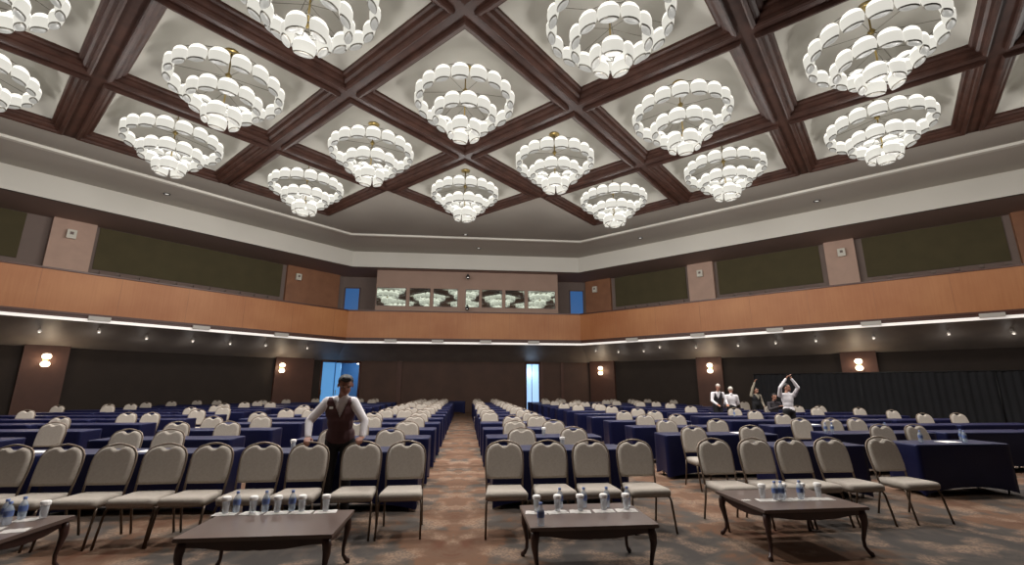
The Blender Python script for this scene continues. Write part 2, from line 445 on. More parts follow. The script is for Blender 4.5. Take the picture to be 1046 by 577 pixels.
# ------------------------------------------------------------------ projection booth
BY = DB+.75
bm = bmesh.new()
def bx(x0, x1, z0, z1): box(bm, x0, x1, BY, BY+.12, z0, z1)
wins = [(-5.72, -3.86), (-3.66, -2.36), (-2.17, -.62), (-.12, .76), (.92, 2.24), (2.44, 3.70), (3.92, 5.72)]
bx(-5.75, 5.9, 4.85, 6.56); bx(-5.75, 5.9, 7.74, Z_UC)
ed = [-5.75]+[q for w_ in wins for q in w_]+[5.9]
for i in range(0, len(ed), 2): bx(ed[i], ed[i+1], 6.56, 7.74)
box(bm, -5.75, -5.65, BY+.12, DW, 4.85, Z_UC); box(bm, 5.8, 5.9, BY+.12, DW, 4.85, Z_UC)
obj('wall_booth', bm, M['booth'], kind='structure')
for i, (x0, x1) in enumerate(wins): window(4+i, x0+.02, x1-.02, BY+.02, 6.58, 7.72, M['mirror'], w=.02)
def spot_lamp(x, y, z, label):
    t = thing('spot_lamp', label, 'spotlight', (x, y, z))
    bm = bmesh.new(); tube(bm, [(0, .18, .16), (0, -.02, .02), (0, -.2, -.08)], [.03, .1, .12], n=12); lh = obj('lamp_housing', bm, M['black'], t, smooth=True)
    bm = bmesh.new(); lathe(bm, [(.001, 0), (.06, -.01)], 10, (0, -.205, -.09)); obj('lens', bm, M['lampdot'], lh)
    bm = bmesh.new(); box(bm, -.05, .05, .1, .25, .12, .22); obj('bracket', bm, M['black'], t)
spot_lamp(0, BY-.25, 8.5, 'small black spotlight above the booth windows')
spot_lamp(0, BY-.25, 6.48, 'small black spotlight below the booth windows')

# ------------------------------------------------------------------ coffered ceiling
P = .5645*Z; PW = .445*Z
U0, V0 = .775*Z, .811*Z
HB = (P-PW)/2
missing = {(2, 1), (1, 2), (2, 2)}
cells = [(i, j) for i in range(-3, 3) for j in range(-3, 3) if (i, j) not in missing]
def cell_center(i, j): return U0+i*P+PW/2, V0+j*P+PW/2
prof = [(0, .10), (0, .02), (.04, -.02), (.10, -.03), (.11, -.09), (.17, -.13), (.22, -.14), (.235, -.21), (.30, -.23), (.335, -.21), (.35, -.13), (HB, -.13), (HB, .04)]
for n_, (i, j) in enumerate(cells):
    cu, cv = cell_center(i, j)
    bm = bmesh.new(); rings = []
    for off, z in prof:
        h = PW/2+off
        rings.append([bm.verts.new(W(cu+a*h, cv+b*h, ZC+z)) for a, b in ((-1, -1), (1, -1), (1, 1), (-1, 1))])
    for k in range(len(rings)-1):
        for q in range(4): bm.faces.new((rings[k][q], rings[k][(q+1) % 4], rings[k+1][(q+1) % 4], rings[k+1][q]))
    obj('trim_%d' % tn[0], bm, M['beam'], kind='structure'); tn[0] += 1
# white vaulted panels
bm = bmesh.new(); G = 12
for i, j in cells:
    cu, cv = cell_center(i, j); vs = {}
    for a in range(G+1):
        for b in range(G+1):
            x = -1+2*a/G; y = -1+2*b/G
            x = math.sin(x*PI/2); y = math.sin(y*PI/2)
            z = ZC+.1+.9*((1-x*x)*(1-y*y))**.7
            vs[a, b] = bm.verts.new(W(cu+x*PW/2, cv+y*PW/2, z))
    for a in range(G):
        for b in range(G):
            bm.faces.new((vs[a, b], vs[a+1, b], vs[a+1, b+1], vs[a, b+1])).smooth = True
obj('ceiling', bm, M['panel'], kind='structure')
# grey ring ceiling: everything that is not a coffer
def clip_poly(poly, n, d):
    out = []
    for k in range(len(poly)):
        a, b = poly[k], poly[(k+1) % len(poly)]
        fa = a[0]*n[0]+a[1]*n[1]-d; fb = b[0]*n[0]+b[1]*n[1]-d
        if fa <= 0: out.append(a)
        if (fa < 0) != (fb < 0) and fa != fb:
            t = fa/(fa-fb); out.append((a[0]+(b[0]-a[0])*t, a[1]+(b[1]-a[1])*t))
    return out
bm = bmesh.new()
ustart = U0-HB; vstart = V0-HB
ue = [NEAR]+[ustart+k*P for k in range(-3, 4)]+[VB]; ve = [NEAR]+[vstart+k*P for k in range(-3, 4)]+[VB]
for a in range(len(ue)-1):
    for b in range(len(ve)-1):
        if 1 <= a <= 6 and 1 <= b <= 6 and (a-4, b-4) in cells: continue
        poly = [W(ue[a], ve[b]), W(ue[a+1], ve[b]), W(ue[a+1], ve[b+1]), W(ue[a], ve[b+1])]
        poly = clip_poly(poly, (0, 1), DB)
        if len(poly) >= 3: bm.faces.new([bm.verts.new(p+(ZC,)) for p in poly])
obj('ceiling_ring', bm, M['ring'], kind='structure')
# raised white bead on the ring ceiling
tr = [(2.675*Z, 24.88)]
bm = bmesh.new()
strip(bm, 2.66*Z, 24.76, ZC-.1, ZC-.1, 2.685*Z, 24.96); strip(bm, 2.66*Z, 24.76, ZC-.1, ZC); strip(bm, 2.685*Z, 24.96, ZC-.1, ZC)
obj('trim_%d' % tn[0], bm, M['band'], kind='structure'); tn[0] += 1
bm = bmesh.new()
strip(bm, 2.685*Z, 24.96, ZC-.02, ZC-.06, VB, DB)
obj('ceiling_outer_ring', bm, M['ring_outer'], kind='structure')

# small ceiling downlights on the ring
def downlight(x, y, z, label, group, first=[None]):
    if first[0] is None:
        t = thing('ceiling_downlight', label, 'ceiling light', (x, y, z), 0, group)
        bm = bmesh.new(); lathe(bm, [(.09, 0), (.13, 0), (.13, -.03), (.09, -.03), (.085, .0)], 14); obj('bezel', bm, M['vent'], t)
        bm = bmesh.new(); lathe(bm, [(.001, -.01), (.085, -.01)], 14); obj('lens', bm, M['lampsoft'], t)
        first[0] = t; return t
    return dup(first[0], (x, y, z), 0, label, group)
for (x, y), s in zip([(-13.24, 20.04), (-.19, 24.17), (.61, 26.6), (9.66, 23.72), (15.64, 17.81)],
                     ['over the left side of the hall', 'in front of the booth, inner of two', 'in front of the booth, outer of two', 'right of the booth', 'over the right side of the hall']):
    downlight(x, y, ZC-.055 if y > 20.1 or abs(x) > 12 else ZC, 'small ceiling spot in the grey ring, %s' % s, 'spots in the grey ceiling ring')

# ------------------------------------------------------------------ chandeliers
def make_shade_mesh():
    bm = bmesh.new()
    pr = [(.03, .0), (.10, -.014), (.165, -.05), (.208, -.10), (.236, -.17), (.246, -.26), (.236, -.34), (.215, -.41), (.195, -.445), (.13, -.425), (.04, -.415)]
    mi = [0, 0, 0, 0, 1, 1, 1, 3, 2, 2]
    n = 14; rings = []
    def pt(r, z, k):
        a = 2*PI*k/n; c, q = math.cos(a), math.sin(a)
        w = .62-.22*min(1, max(0, -z/.45))          # round at the top, pointed lens at the mouth
        e = 1+.5*min(1, max(0, -z/.45))
        return (r*w*math.copysign(abs(c)**e, c), r*q, z)
    for r, z in pr: rings.append([bm.verts.new(pt(r, z, k)) for k in range(n)])
    for i in range(len(rings)-1):
        for k in range(n):
            f = bm.faces.new((rings[i][k], rings[i][(k+1) % n], rings[i+1][(k+1) % n], rings[i+1][k])); f.smooth = True; f.material_index = mi[i]
    bm.faces.new(rings[0]).material_index = 0; bm.faces.new(rings[-1][::-1]).material_index = 2
    tube(bm, [pt(.205, -.43, k) for k in range(n)], .008, n=4, closed=True, mi=3)
    me = bpy.data.meshes.new('glass_shade')
    bmesh.ops.recalc_face_normals(bm, faces=bm.faces)
    bm.to_mesh(me); bm.free()
    for m in (M['glow1'], M['glow2'], M['glow3'], M['wire']): me.materials.append(m)
    return me
SHADE = make_shade_mesh()
TIERS = [(1.34, 17, 0.0), (.83, 11, -.47), (.38, 5, -.93)]
def make_chandelier(label, loc):
    t = thing('chandelier', label, 'chandelier', loc, 0, 'glass chandeliers under the coffered ceiling')
    bm = bmesh.new(); lathe(bm, [(.001, 0), (.17, 0), (.2, -.04), (.17, -.07), (.03, -.09)], 16, (0, 0, 0)); obj('canopy', bm, M['brass'], t)
    bm = bmesh.new(); tube(bm, [(0, 0, -.05), (0, 0, -1.85)], .022, n=6); obj('stem', bm, M['brass'], t)
    bm = bmesh.new()
    for R, n, dz in TIERS:
        zz = -.92+dz
        tube(bm, [(R*math.cos(2*PI*k/32), R*math.sin(2*PI*k/32), zz) for k in range(32)], .012, n=4, closed=True)
        for k in range(6):
            a = 2*PI*k/6; tube(bm, [(0, 0, zz+.1), (R*math.cos(a), R*math.sin(a), zz)], .008, n=4)
    obj('ring_frame', bm, M['wire'], t)
    bm = bmesh.new(); lathe(bm, [(.03, -.7), (.09, -.78), (.03, -.86)], 10); obj('hub', bm, M['brass'], t)
    bm = bmesh.new(); lathe(bm, [(.03, -1.76), (.07, -1.82), (.001, -1.9)], 10); obj('finial', bm, M['brass'], t)
    for R, n, dz in TIERS:
        for k in range(n):
            a = 2*PI*(k+.5*(n % 2))/n
            o = bpy.data.objects.new('glass_shade', SHADE); COL.objects.link(o); o.parent = t
            o.location = (R*math.cos(a), R*math.sin(a), -.9+dz); o.rotation_euler.z = a
    return t
CH = {
 (0, 0): 'chandelier in the middle coffer, largest one fully in view at centre',
 (0, 1): 'chandelier just left of and below the central chandelier',
 (0, 2): 'small far chandelier on the left, lowest of the left side',
 (1, 1): 'lowest and farthest chandelier, straight above the booth',
 (1, 0): 'chandelier just right of and below the central chandelier',
 (2, 0): 'small far chandelier, right neighbour of the lowest one',
 (1, -1): 'mid-sized chandelier right of centre beside the wide dark beam',
 (2, -1): 'far chandelier on the right, just below the mid-sized one',
 (1, -2): 'large tilted-looking chandelier at the upper right of the ceiling',
 (2, -2): 'chandelier at right edge of the coffers, under the large upper right one',
 (2, -3): 'chandelier cut off by the right edge of the view',
 (0, -1): 'big near chandelier cut by the top edge, right of centre',
 (-1, 0): 'big near chandelier cut by the top edge, left of centre',
 (-1, 1): 'large wide chandelier upper left, in the coffer beside the steep beam',
 (-1, 2): 'wide chandelier below the large upper left one',
 (-2, 1): 'chandelier cut off in the top left corner of the view',
 (-2, 2): 'chandelier cut off by the left edge below the corner one',
 (-1, -1): 'chandelier nearly overhead, above the front of the aisle',
}
ch0 = None
for (i, j), lab in CH.items():
    cu, cv = cell_center(i, j)
    loc = W(cu, cv, ZC+1.0)
    if (i, j) == (-1, -1): lab = 'chandelier overhead in the coffer nearest the hall centre, above the view'
    if ch0 is None: ch0 = make_chandelier(lab, loc)
    else: dup(ch0, loc, random.uniform(0, 1), lab)

# ------------------------------------------------------------------ sconces
def make_sconce(on, label, loc, rz):
    t = thing('wall_sconce', label, 'wall lamp', loc, rz)
    bm = bmesh.new(); box(bm, -.09, .09, -.03, 0, -.2, .2); obj('back_plate', bm, M['brass'] if on else M['sconce_off'], t)
    if on:
        for z in (.15, -.17):
            bm = bmesh.new(); lathe(bm, [(.04, .115), (.11, .10), (.155, .03), (.155, -.03), (.11, -.10), (.04, -.115)], 14, (0, -.17, z), cap_top=True, cap_bot=True)
            obj('shade', bm, M['sconce_on'], t, smooth=True)
    else:
        bm = bmesh.new(); box(bm, -.16, .16, -.16, -.03, -.2, .2); bmesh.ops.bevel(bm, geom=bm.edges[:], offset=.02, segments=2); obj('shade', bm, M['sconce_off'], t)
        bm = bmesh.new(); box(bm, -.06, .06, -.175, -.158, -.02, .1); obj('badge', bm, M['upwall'], t)
    return t
def side_pos(side, a, off): return W(a, VW-off) if side == 'L' else W(VW-off, a)
def lamp(name, kind, loc, energy, color=(1, .93, .84), rad=.1, rot=None, spot=None):
    d = bpy.data.lights.new(name, kind); d.energy = energy; d.color = color
    if kind in ('POINT', 'SPOT'): d.shadow_soft_size = rad
    if spot: d.spot_size = spot; d.spot_blend = .6
    o = bpy.data.objects.new(name, d); COL.objects.link(o); o.location = loc
    if rot: o.rotation_euler = rot
    return o
s_lab = {('L', 2.6): 'lit double wall lamp on the leftmost brown pilaster', ('L', 12.4): 'lit double wall lamp left of the blue doorway',
         ('R', 14.9): 'lit double wall lamp right of the pale blue doorway', ('R', 7.95): 'lit double wall lamp on the pilaster behind the standing people',
         ('R', 1.15): 'lit double wall lamp above the black drape, far right'}
for (side, a), lab in s_lab.items():
    x, y = side_pos(side, a, .17); make_sconce(True, lab, (x, y, 2.68), PI/4 if side == 'L' else -PI/4)
    x, y = side_pos(side, a, .5); lamp('sconce_light', 'POINT', (x, y, 2.6), 12, (1, .82, .6), .12)
u_lab = {('L', 2.5, .31): 'unlit white wall lamp on the pink pilaster above the left gallery', ('L', 12.8, .21): 'unlit white wall lamp on the wood panel left of the booth',
         ('R', 15.1, .21): 'unlit white wall lamp on the wood pilaster right of the booth', ('R', 8.0, .31): 'unlit white wall lamp on the middle pilaster above the right gallery',
         ('R', 1.1, .31): 'unlit white wall lamp on the broad pilaster above the right gallery'}
for (side, a, off), lab in u_lab.items():
    x, y = side_pos(side, a, off); make_sconce(False, lab, (x, y, 8.2), PI/4 if side == 'L' else -PI/4)

# soffit spots under the gallery
def soffit_z(c): return 4.3+(3.235-4.3)*(c-(VB+.18))/(VW-VB-.18)
spots = [('L', 2.1, 26.1), ('L', 3.83, 25.8), ('L', 5.54, 26.09), ('L', 7.33, 26.05), ('L', 8.99, 26.07), ('L', 10.7, 26.0), ('L', 13.0, 26.0),
         ('R', 14.24, 25.8), ('R', 12.84, 26.11), ('R', 11.22, 26.16), ('R', 10.1, 25.8), ('R', 8.15, 26.04), ('R', 6.01, 26.08), ('R', 4.26, 26.0), ('R', 2.57, 26.0), ('R', .4, 26.0), ('R', -2.05, 26.0), ('R', -3.9, 26.2)]
sf = None
cnt = {'L': 0, 'R': 0}
for side, a, c in spots:
    cnt[side] += 1
    x, y = W(a, c) if side == 'L' else W(c, a)
    lab = 'small spotlight under the %s gallery, %s from the %s' % ('left' if side == 'L' else 'right', names[cnt[side]-1], 'left end' if side == 'L' else 'booth end')
    rz = PI/4 if side == 'L' else -PI/4
    z = soffit_z(c)-.1
    if sf is None:
        t = thing('soffit_spotlight', lab, 'spotlight', (x, y, z), rz, 'spotlights under the gallery')
        bm = bmesh.new(); tube(bm, [(0, 0, .1), (0, 0, .0)], .02, n=6); tube(bm, [(0, .05, .02), (0, -.1, -.07)], [.045, .06], n=10); lh = obj('lamp_housing', bm, M['clip'], t)
        bm = bmesh.new(); lathe(bm, [(.001, 0), (.05, .0)], 10, (0, -.09, -.128)); obj('lens', bm, M['lampdot'], lh)
        sf = t
    else: dup(sf, (x, y, z), rz, lab, 'spotlights under the gallery')

# ------------------------------------------------------------------ black drape before the right wall
t = thing('drape_wall', 'long black pipe-and-drape screen along the right wall', 'drape', (0, 0, 0))
bm = bmesh.new(); n = 260; a0, a1 = 5.33, -7.5
rows = []
for zi in (0.02, 1.1, 2.22):
    row = []
    for k in range(n+1):
        a = a0+(a1-a0)*k/n; w = .035*math.sin(k*1.3)+.02*math.sin(k*.37)
        row.append(bm.verts.new(W(25.5+w, a, zi)))
    rows.append(row)
for q in range(2):
    for k in range(n): bm.faces.new((rows[q][k], rows[q][k+1], rows[q+1][k+1], rows[q+1][k])).smooth = True
obj('drape', bm, M['drape'], t)
bm = bmesh.new(); tube(bm, [W(25.5, a0, 2.24), W(25.5, a1, 2.24)], .025); obj('top_rail', bm, M['black'], t)
for a in (a0, a0-4.2, a0-8.4, a1):
    bm = bmesh.new(); tube(bm, [W(25.5, a, 0), W(25.5, a, 2.24)], .022); obj('upright', bm, M['black'], t)

# ------------------------------------------------------------------ banquet chairs
def back_outline():
    half = [(.0, .884), (.03, .887), (.054, .904), (.08, .919), (.12, .914), (.165, .893), (.2, .855), (.218, .80), (.224, .72), (.222, .6), (.214, .53), (.2, .52)]
    pts = half[:]+[(-x, z) for x, z in half[::-1] if x > 0]
    return pts
def tilt(z): return -.10+.24*(z-.5)          # y of the back as it rises (leans away from the camera)
def chair_parts(t, full=True):
    bm = bmesh.new()
    # seat cushion
    segs = []
    def ring(sx0, z, inset):
        yb, yf = -.10+inset*-1, -.55+inset
        hb, hf = .205-inset, .235-inset
        c = .045
        return [(-hb, yb), (hb, yb), (hf, yf+c), (hf-c*.3, yf+c*.3), (hf-c, yf), (-hf+c, yf), (-hf+c*.3, yf+c*.3), (-hf, yf+c)], z
    rs = [ring(1, .375, .02), ring(1, .385, .0), ring(1, .43, -.003), ring(1, .452, .012), ring(1, .462, .05)]
    R_ = [[bm.verts.new((x, y, z)) for x, y in p] for p, z in rs]
    bm.faces.new(R_[0][::-1]); bm.faces.new(R_[-1])
    for a in range(len(R_)-1):
        for k in range(8):
            f = bm.faces.new((R_[a][k], R_[a][(k+1) % 8], R_[a+1][(k+1) % 8], R_[a+1][k])); f.smooth = True
    obj('seat', bm, M['fabric'], t)
    # backrest
    bm = bmesh.new(); out = back_outline()
    cz = .72
    def loop(scale, dy):
        return [bm.verts.new((x*scale, tilt(z)+dy, cz+(z-cz)*scale)) for x, z in out]
    Ls = [loop(.84, -.048), loop(.93, -.042), loop(.985, -.025), loop(1, -.005), loop(.985, .016), loop(.9, .026)]
    bm.faces.new(Ls[0]); bm.faces.new(Ls[-1][::-1])
    n = len(out)
    for a in range(len(Ls)-1):
        for k in range(n):
            f = bm.faces.new((Ls[a][k], Ls[a][(k+1) % n], Ls[a+1][(k+1) % n], Ls[a+1][k])); f.smooth = True
    obj('backrest', bm, M['fabric'], t)
    # frame: hoop round the back carrying on down as rear legs
    hoop = [(-.215, .40), (-.222, .54), (-.230, .66), (-.231, .76), (-.222, .83), (-.196, .878), (-.155, .909), (-.105, .926), (-.055, .940), (0, .947)]
    hp = hoop+[(-x, z) for x, z in hoop[-2::-1]]
    bm = bmesh.new(); tube(bm, [(x, tilt(z), z) for x, z in hp], .0115, n=6)
    tube(bm, [(-.19, -.12, .372), (-.22, -.5, .372), (.22, -.5, .372), (.19, -.12, .372)], .011, n=5)
    if not full:
        for sx in (-1, 1):
            tube(bm, [(sx*.215, tilt(.4), .40), (sx*.222, -.05, 0)], .0125, n=5)
            tube(bm, [(sx*.2, -.45, .372), (sx*.235, -.51, .33), (sx*.238, -.60, .0)], .0125, n=5)
    obj('frame', bm, M['frame'], t)
    if full:
        for sx in (-1, 1):
            bm = bmesh.new(); tube(bm, [(sx*.215, tilt(.4), .41), (sx*.218, -.11, .25), (sx*.222, -.05, 0)], .0125, n=6); obj('leg', bm, M['chair_leg'], t)
            bm = bmesh.new(); tube(bm, [(sx*.2, -.45, .372), (sx*.225, -.495, .362), (sx*.232, -.515, .32), (sx*.238, -.60, 0)], .0125, n=6); obj('leg', bm, M['chair_leg'], t)
chair_full = None; chair_far = None
PLACED = []; PEOPLE_AT = [(9.35, 16.62), (9.8, 16.62), (11.95, 18.3), (11.2, 16.3), (9.66, 13.25)]
def place_chair(x, y, rz, label, group, far=False, force=False):
    global chair_full, chair_far
    if not force:
        if y > 7 and any(abs(x-a) < .54 and abs(y-b) < .6 for a, b in PLACED): return
        if any(abs(x-a) < .52 and abs(y-.25-b) < .62 for a, b in PEOPLE_AT): return
    PLACED.append((x, y))
    p = chair_far if far else chair_full
    if p is None:
        p = thing('banquet_chair', label, 'chair', (x, y, 0), rz, group); chair_parts(p, not far)
        if far: chair_far = p
        else: chair_full = p
        return p
    return dup(p, (x, y, 0), rz, label, group)

row1L = [-.70, -1.23, -1.84, -2.38, -2.93, -3.45, -3.99, -4.55, -5.08]
row1C = [.50, 1.05, 1.59, 2.16]
row1R = [3.24, 3.8, 4.31, 4.87, 5.65]
def c_lab(block, k, n): pass
for n_, x in enumerate(row1L):
    lab = 'beige front-row chair left of the aisle, %s chair from the aisle' % names[n_]
    if n_ == 1: lab = "front-row beige chair under the waiter's right-of-picture hand"
    if n_ == 2: lab = "front-row beige chair under the waiter's left-of-picture hand"
    place_chair(x, 6.02 if n_ > 1 else 6.06, random.uniform(-.03, .03), lab, 'front row of chairs left of the aisle')
for n_, x in enumerate(row1C):
    place_chair(x, 5.98, random.uniform(-.03, .03), 'beige front-row chair behind the middle coffee table, %s right of the aisle' % names[n_], 'front row chairs right of the aisle')
for n_, x in enumerate(row1R):
    place_chair(x, 6.0 if n_ < 4 else 6.03, .03+random.uniform(-.02, .02), 'beige front-row chair in the right group of five, %s from its left end' % names[n_], 'front row chairs at the right')

CC = [7.9+1.63*k for k in range(14)]
CS = [8.0+1.68*k for k in range(13)]
def slack(x, y): return VW-.18-S2*(abs(x)+y)
# observed side-block chairs (x, y from the photograph, row index)
obs = [(-9.03,1),(-7.84,1),(-8.84,2),(-14.2,6),(-12.3,4),(-12.61,6),(-13.7,7),(-12.4,10),(-13.2,10),(-8.6,3),(-8.0,3),(-13.46,8),(-12.91,7),(-9.11,5),(-13.4,9),(-12.3,10),
 (-8.86,5),(-7.79,4),(-8.93,6),(-9.53,7),(-5.43,1),(-5.63,2),(-5.23,0),(-4.59,0),(-7.86,5),(-9.5,8),(-9.65,9),(-8.43,8),(-10.11,10),(-9.6,11),(-8.6,12),(-4.53,1),(-5.4,3),(-4.6,2),(-5.4,5),(-5.9,6),(-5.0,6),
 (-5.23,12),(-5.09,11),(-6.1,12),(-4.6,4),(-5.3,4),(-7.6,1),(-4.8,8),(-5.6,9),
 (4.81,12),(4.46,9),(5.53,11),(4.19,7),(5.56,9),(6.0,10),(5.56,8),(5.0,8),(5.63,7),(5.22,5),(8.52,11),(4.48,3),(5.52,4),(9.6,11),(8.2,8),(10.6,11),(8.73,9),(8.99,8),(11.4,10),
 (8.89,7),(5.41,3),(4.45,2),(5.27,2),(4.23,1),(8.17,5),(8.79,4),(13.6,9),(13.4,8),(8.41,3),(5.34,1),(3.96,0),(5.05,0),(8.11,2),(8.0,1),(7.3,1),(11.71,4),(12.3,5),(13.2,5),(11.93,3.9),(13.24,4.1),(12.85,3),(12.01,2),
 (8.6,1.2),(7.57,0),(8.22,0),(13.06,2),(11.39,0),(4.4,6),(5.3,6),(4.3,10),(5.0,10),(5.7,12),(7.6,9),(7.6,10),(9.2,10)]
rowmap = {}
for x, k in obs:
    k = int(round(k)); y = CS[min(k, 12)]
    while slack(x, y) < .75: x *= .985
    rowmap.setdefault((k, x < 0), []).append([x, y])
hn = ['front table row', 'second table row', 'third table row', 'fourth table row', 'fifth table row', 'sixth table row', 'seventh table row', 'eighth table row', 'ninth table row', 'tenth table row', 'eleventh table row', 'twelfth table row', 'thirteenth table row', 'fourteenth table row']
for (k, left), L_ in sorted(rowmap.items()):
    L_.sort(key=lambda p: abs(p[0]))
    last = -9
    for n_, (x, y) in enumerate(L_):
        if abs(x)-last < .5: x = math.copysign(last+.52, x)
        last = abs(x)
        y += random.uniform(-.06, .06)
        while slack(x, y) < .7: x *= .99
        lab = 'beige chair behind the %s, %s side block, %s chair out' % (hn[k], 'left' if left else 'right', names[n_])
        place_chair(x, y, random.uniform(-.06, .06), lab, 'chairs at the %s side tables' % ('left' if left else 'right'), far=k > 3)
# centre blocks either side of the aisle
for k in range(13):
    y = CC[k]
    xsL = [-1.15, -2.05+(-.03*k if k < 6 else -.2)]
    if k >= 3: xsL = [-1.2, -1.75, -2.38]
    xsR = [.95, 1.84] if k in (0,) else [1.05, 1.85] if k == 1 else [.68, 1.12, 1.75, 2.2] if k > 2 else [1.1, 1.72]
    for n_, x in enumerate(xsL):
        place_chair(x+random.uniform(-.04, .04), y+random.uniform(-.07, .07), random.uniform(-.07, .07), 'beige chair behind the %s, just left of the centre aisle, %s chair' % (hn[k], names[n_]), 'chairs at the tables left of the aisle', far=k > 3)
    for n_, x in enumerate(xsR):
        place_chair(x+random.uniform(-.04, .04), y+random.uniform(-.07, .07), random.uniform(-.07, .07), 'beige chair behind the %s, just right of the centre aisle, %s chair' % (hn[k], names[n_]), 'chairs at the tables right of the aisle', far=k > 3)

# ------------------------------------------------------------------ draped conference tables
def cloth_mesh(L, D, seed, H=.752):
    rnd = random.Random(seed); bm = bmesh.new()
    n = int((L+D)*2/.06); per = []
    hx, hy, r = L/2, D/2, .03
    tot = 2*(L+D); ph = rnd.uniform(0, 6)
    for k in range(n):
        s = tot*k/n
        if s < L: p = (-hx+s, -hy); nrm = (0, -1)
        elif s < L+D: p = (hx, -hy+(s-L)); nrm = (1, 0)
        elif s < 2*L+D: p = (hx-(s-L-D), hy); nrm = (0, 1)
        else: p = (-hx, hy-(s-2*L-D)); nrm = (-1, 0)
        per.append((p, nrm, s))
    def loop(z, off, amp, inset=0):
        vs = []
        for (p, nr, s) in per:
            w = amp*(math.sin(s*9+ph)+.6*math.sin(s*4.3+2*ph))
            o = off+w
            x = p[0]+nr[0]*o; y = p[1]+nr[1]*o
            if z < .7:      # stretch cover: pulled in between the legs, hem arching up between the feet
                t_ = (s/L if s < L else (s-L)/D if s < L+D else (s-L-D)/L if s < 2*L+D else (s-2*L-D)/D)
                ar = math.sin(PI*min(1, max(0, t_))); lg = nr[0] == 0
                pull = (.05 if lg else .03)*ar*(1-z/.75)
                x -= nr[0]*pull; y -= nr[1]*pull
                zz = z+((.11 if lg else .08)*ar**.6 if z < .05 else 0)
            else: zz = z
            vs.append(bm.verts.new((x*(1-inset), y*(1-inset), zz)))
        return vs
    Ls = [loop(H, 0, 0, .02), loop(H-.004, .002, 0), loop(H-.03, .006, 0), loop(H-.2, .006, .001), loop(.4, .006, .002), loop(.012, .006, .002)]
    bm.faces.new(Ls[0])
    for a in range(len(Ls)-1):
        for k in range(n):
            f = bm.faces.new((Ls[a][k], Ls[a][(k+1) % n], Ls[a+1][(k+1) % n], Ls[a+1][k])); f.smooth = a > 0
    return bm
TD = .56
cloth_me = {}; tproto = {}
def table_at(x0, x1, ynear, label_pos, with_table=False):
    L = x1-x0; key = (round(L, 1), with_table)
    loc = ((x0+x1)/2, ynear+TD/2, 0)
    lab = 'table under navy floor-length cloth, %s' % label_pos
    g = 'conference tables under navy cloths'
    if key in tproto: return dup(tproto[key], loc, random.choice((0, PI)), lab, g)
    r = thing('conference_table', lab, 'table', loc, 0, g)
    if key[0] not in cloth_me:
        cloth_me[key[0]] = obj('tablecloth', cloth_mesh(L, TD, int(L*10)), M['cloth'], r).data
    else:
        o = bpy.data.objects.new('tablecloth', cloth_me[key[0]]); COL.objects.link(o); o.parent = r
    bm = bmesh.new(); box(bm, -L/2+.02, L/2-.02, -TD/2+.02, TD/2-.02, .715, .738); obj('tabletop', bm, M['tabletop_ply'], r)
    if with_table:
        for sx in (-1, 1):
            for sy in (-1, 1):
                bm = bmesh.new(); tube(bm, [(sx*(L/2-.12), sy*(TD/2-.06), .72), (sx*(L/2-.12), sy*(TD/2-.06), 0)], .015, n=6); obj('leg', bm, M['white_metal'], r)
    tproto[key] = r
    return r
for k in range(13):
    yn = CC[k]-1.3
    table_at(-2.78, -.6, yn, '%s, first left of centre aisle' % hn[k], k < 2)
    table_at(.4, 2.42 if k else 2.3, yn, '%s, first right of centre aisle' % hn[k], k < 2)
sideR = [(3.65, 5.85), (6.9, 9.1), (9.3, 11.5), (11.6, 13.8)]
sideL = [(-6.05, -3.85), (-9.6, -7.4), (-11.95, -9.75), (-14.3, -12.1)]
for k in range(13):
    yn = CS[k]-1.3
    for side, segs in (('right', sideR), ('left', sideL)):
        for n_, (a, b) in enumerate(segs):
            if k == 0:
                if side == 'right' and n_ == 0: a, b = 4.6, 6.05
                elif side == 'right' and n_ == 1: a, b = 6.9, 8.5
                elif side == 'left' and n_ == 0: a, b = -5.3, -3.1
                elif side == 'left' and n_ == 1: a, b = -7.6, -5.4
                else: continue
            m_ = max(abs(a), abs(b))
            if slack(m_, yn+TD) < .35: continue
            if side == 'right' and n_ == 3 and k > 6: continue
            table_at(a, b, yn, '%s, %s side, %s table out' % (hn[k], side, names[n_]), k < 2)
table_at(-1.12, .02, 28.9, 'alone at the far end of the centre aisle')

# ------------------------------------------------------------------ things on the tables
def bottle_proto(label, loc):
    t = thing('water_bottle', label, 'water bottle', loc, 0, 'small water bottles')
    bm = bmesh.new(); lathe(bm, [(.024, 0), (.03, .005), (.031, .05), (.028, .062), (.031, .075), (.031, .115), (.024, .138), (.013, .155), (.013, .168)], 14, cap_top=True); bb = obj('bottle_body', bm, M['water'], t)
    bm = bmesh.new(); lathe(bm, [(.0325, .066), (.0325, .112)], 14); obj('bottle_label', bm, M['label_blue'], bb)
    bm = bmesh.new(); lathe(bm, [(.015, .163), (.015, .182), (.001, .183)], 10); obj('cap', bm, M['label_blue'], t)
    return t
bproto = [None]
def bottle(x, y, z, where):
    lab = 'small water bottle with blue label %s' % where
    if bproto[0] is None: bproto[0] = bottle_proto(lab, (x, y, z))
    else: dup(bproto[0], (x, y, z), random.uniform(0, 6), lab, 'small water bottles')
gproto = [None]
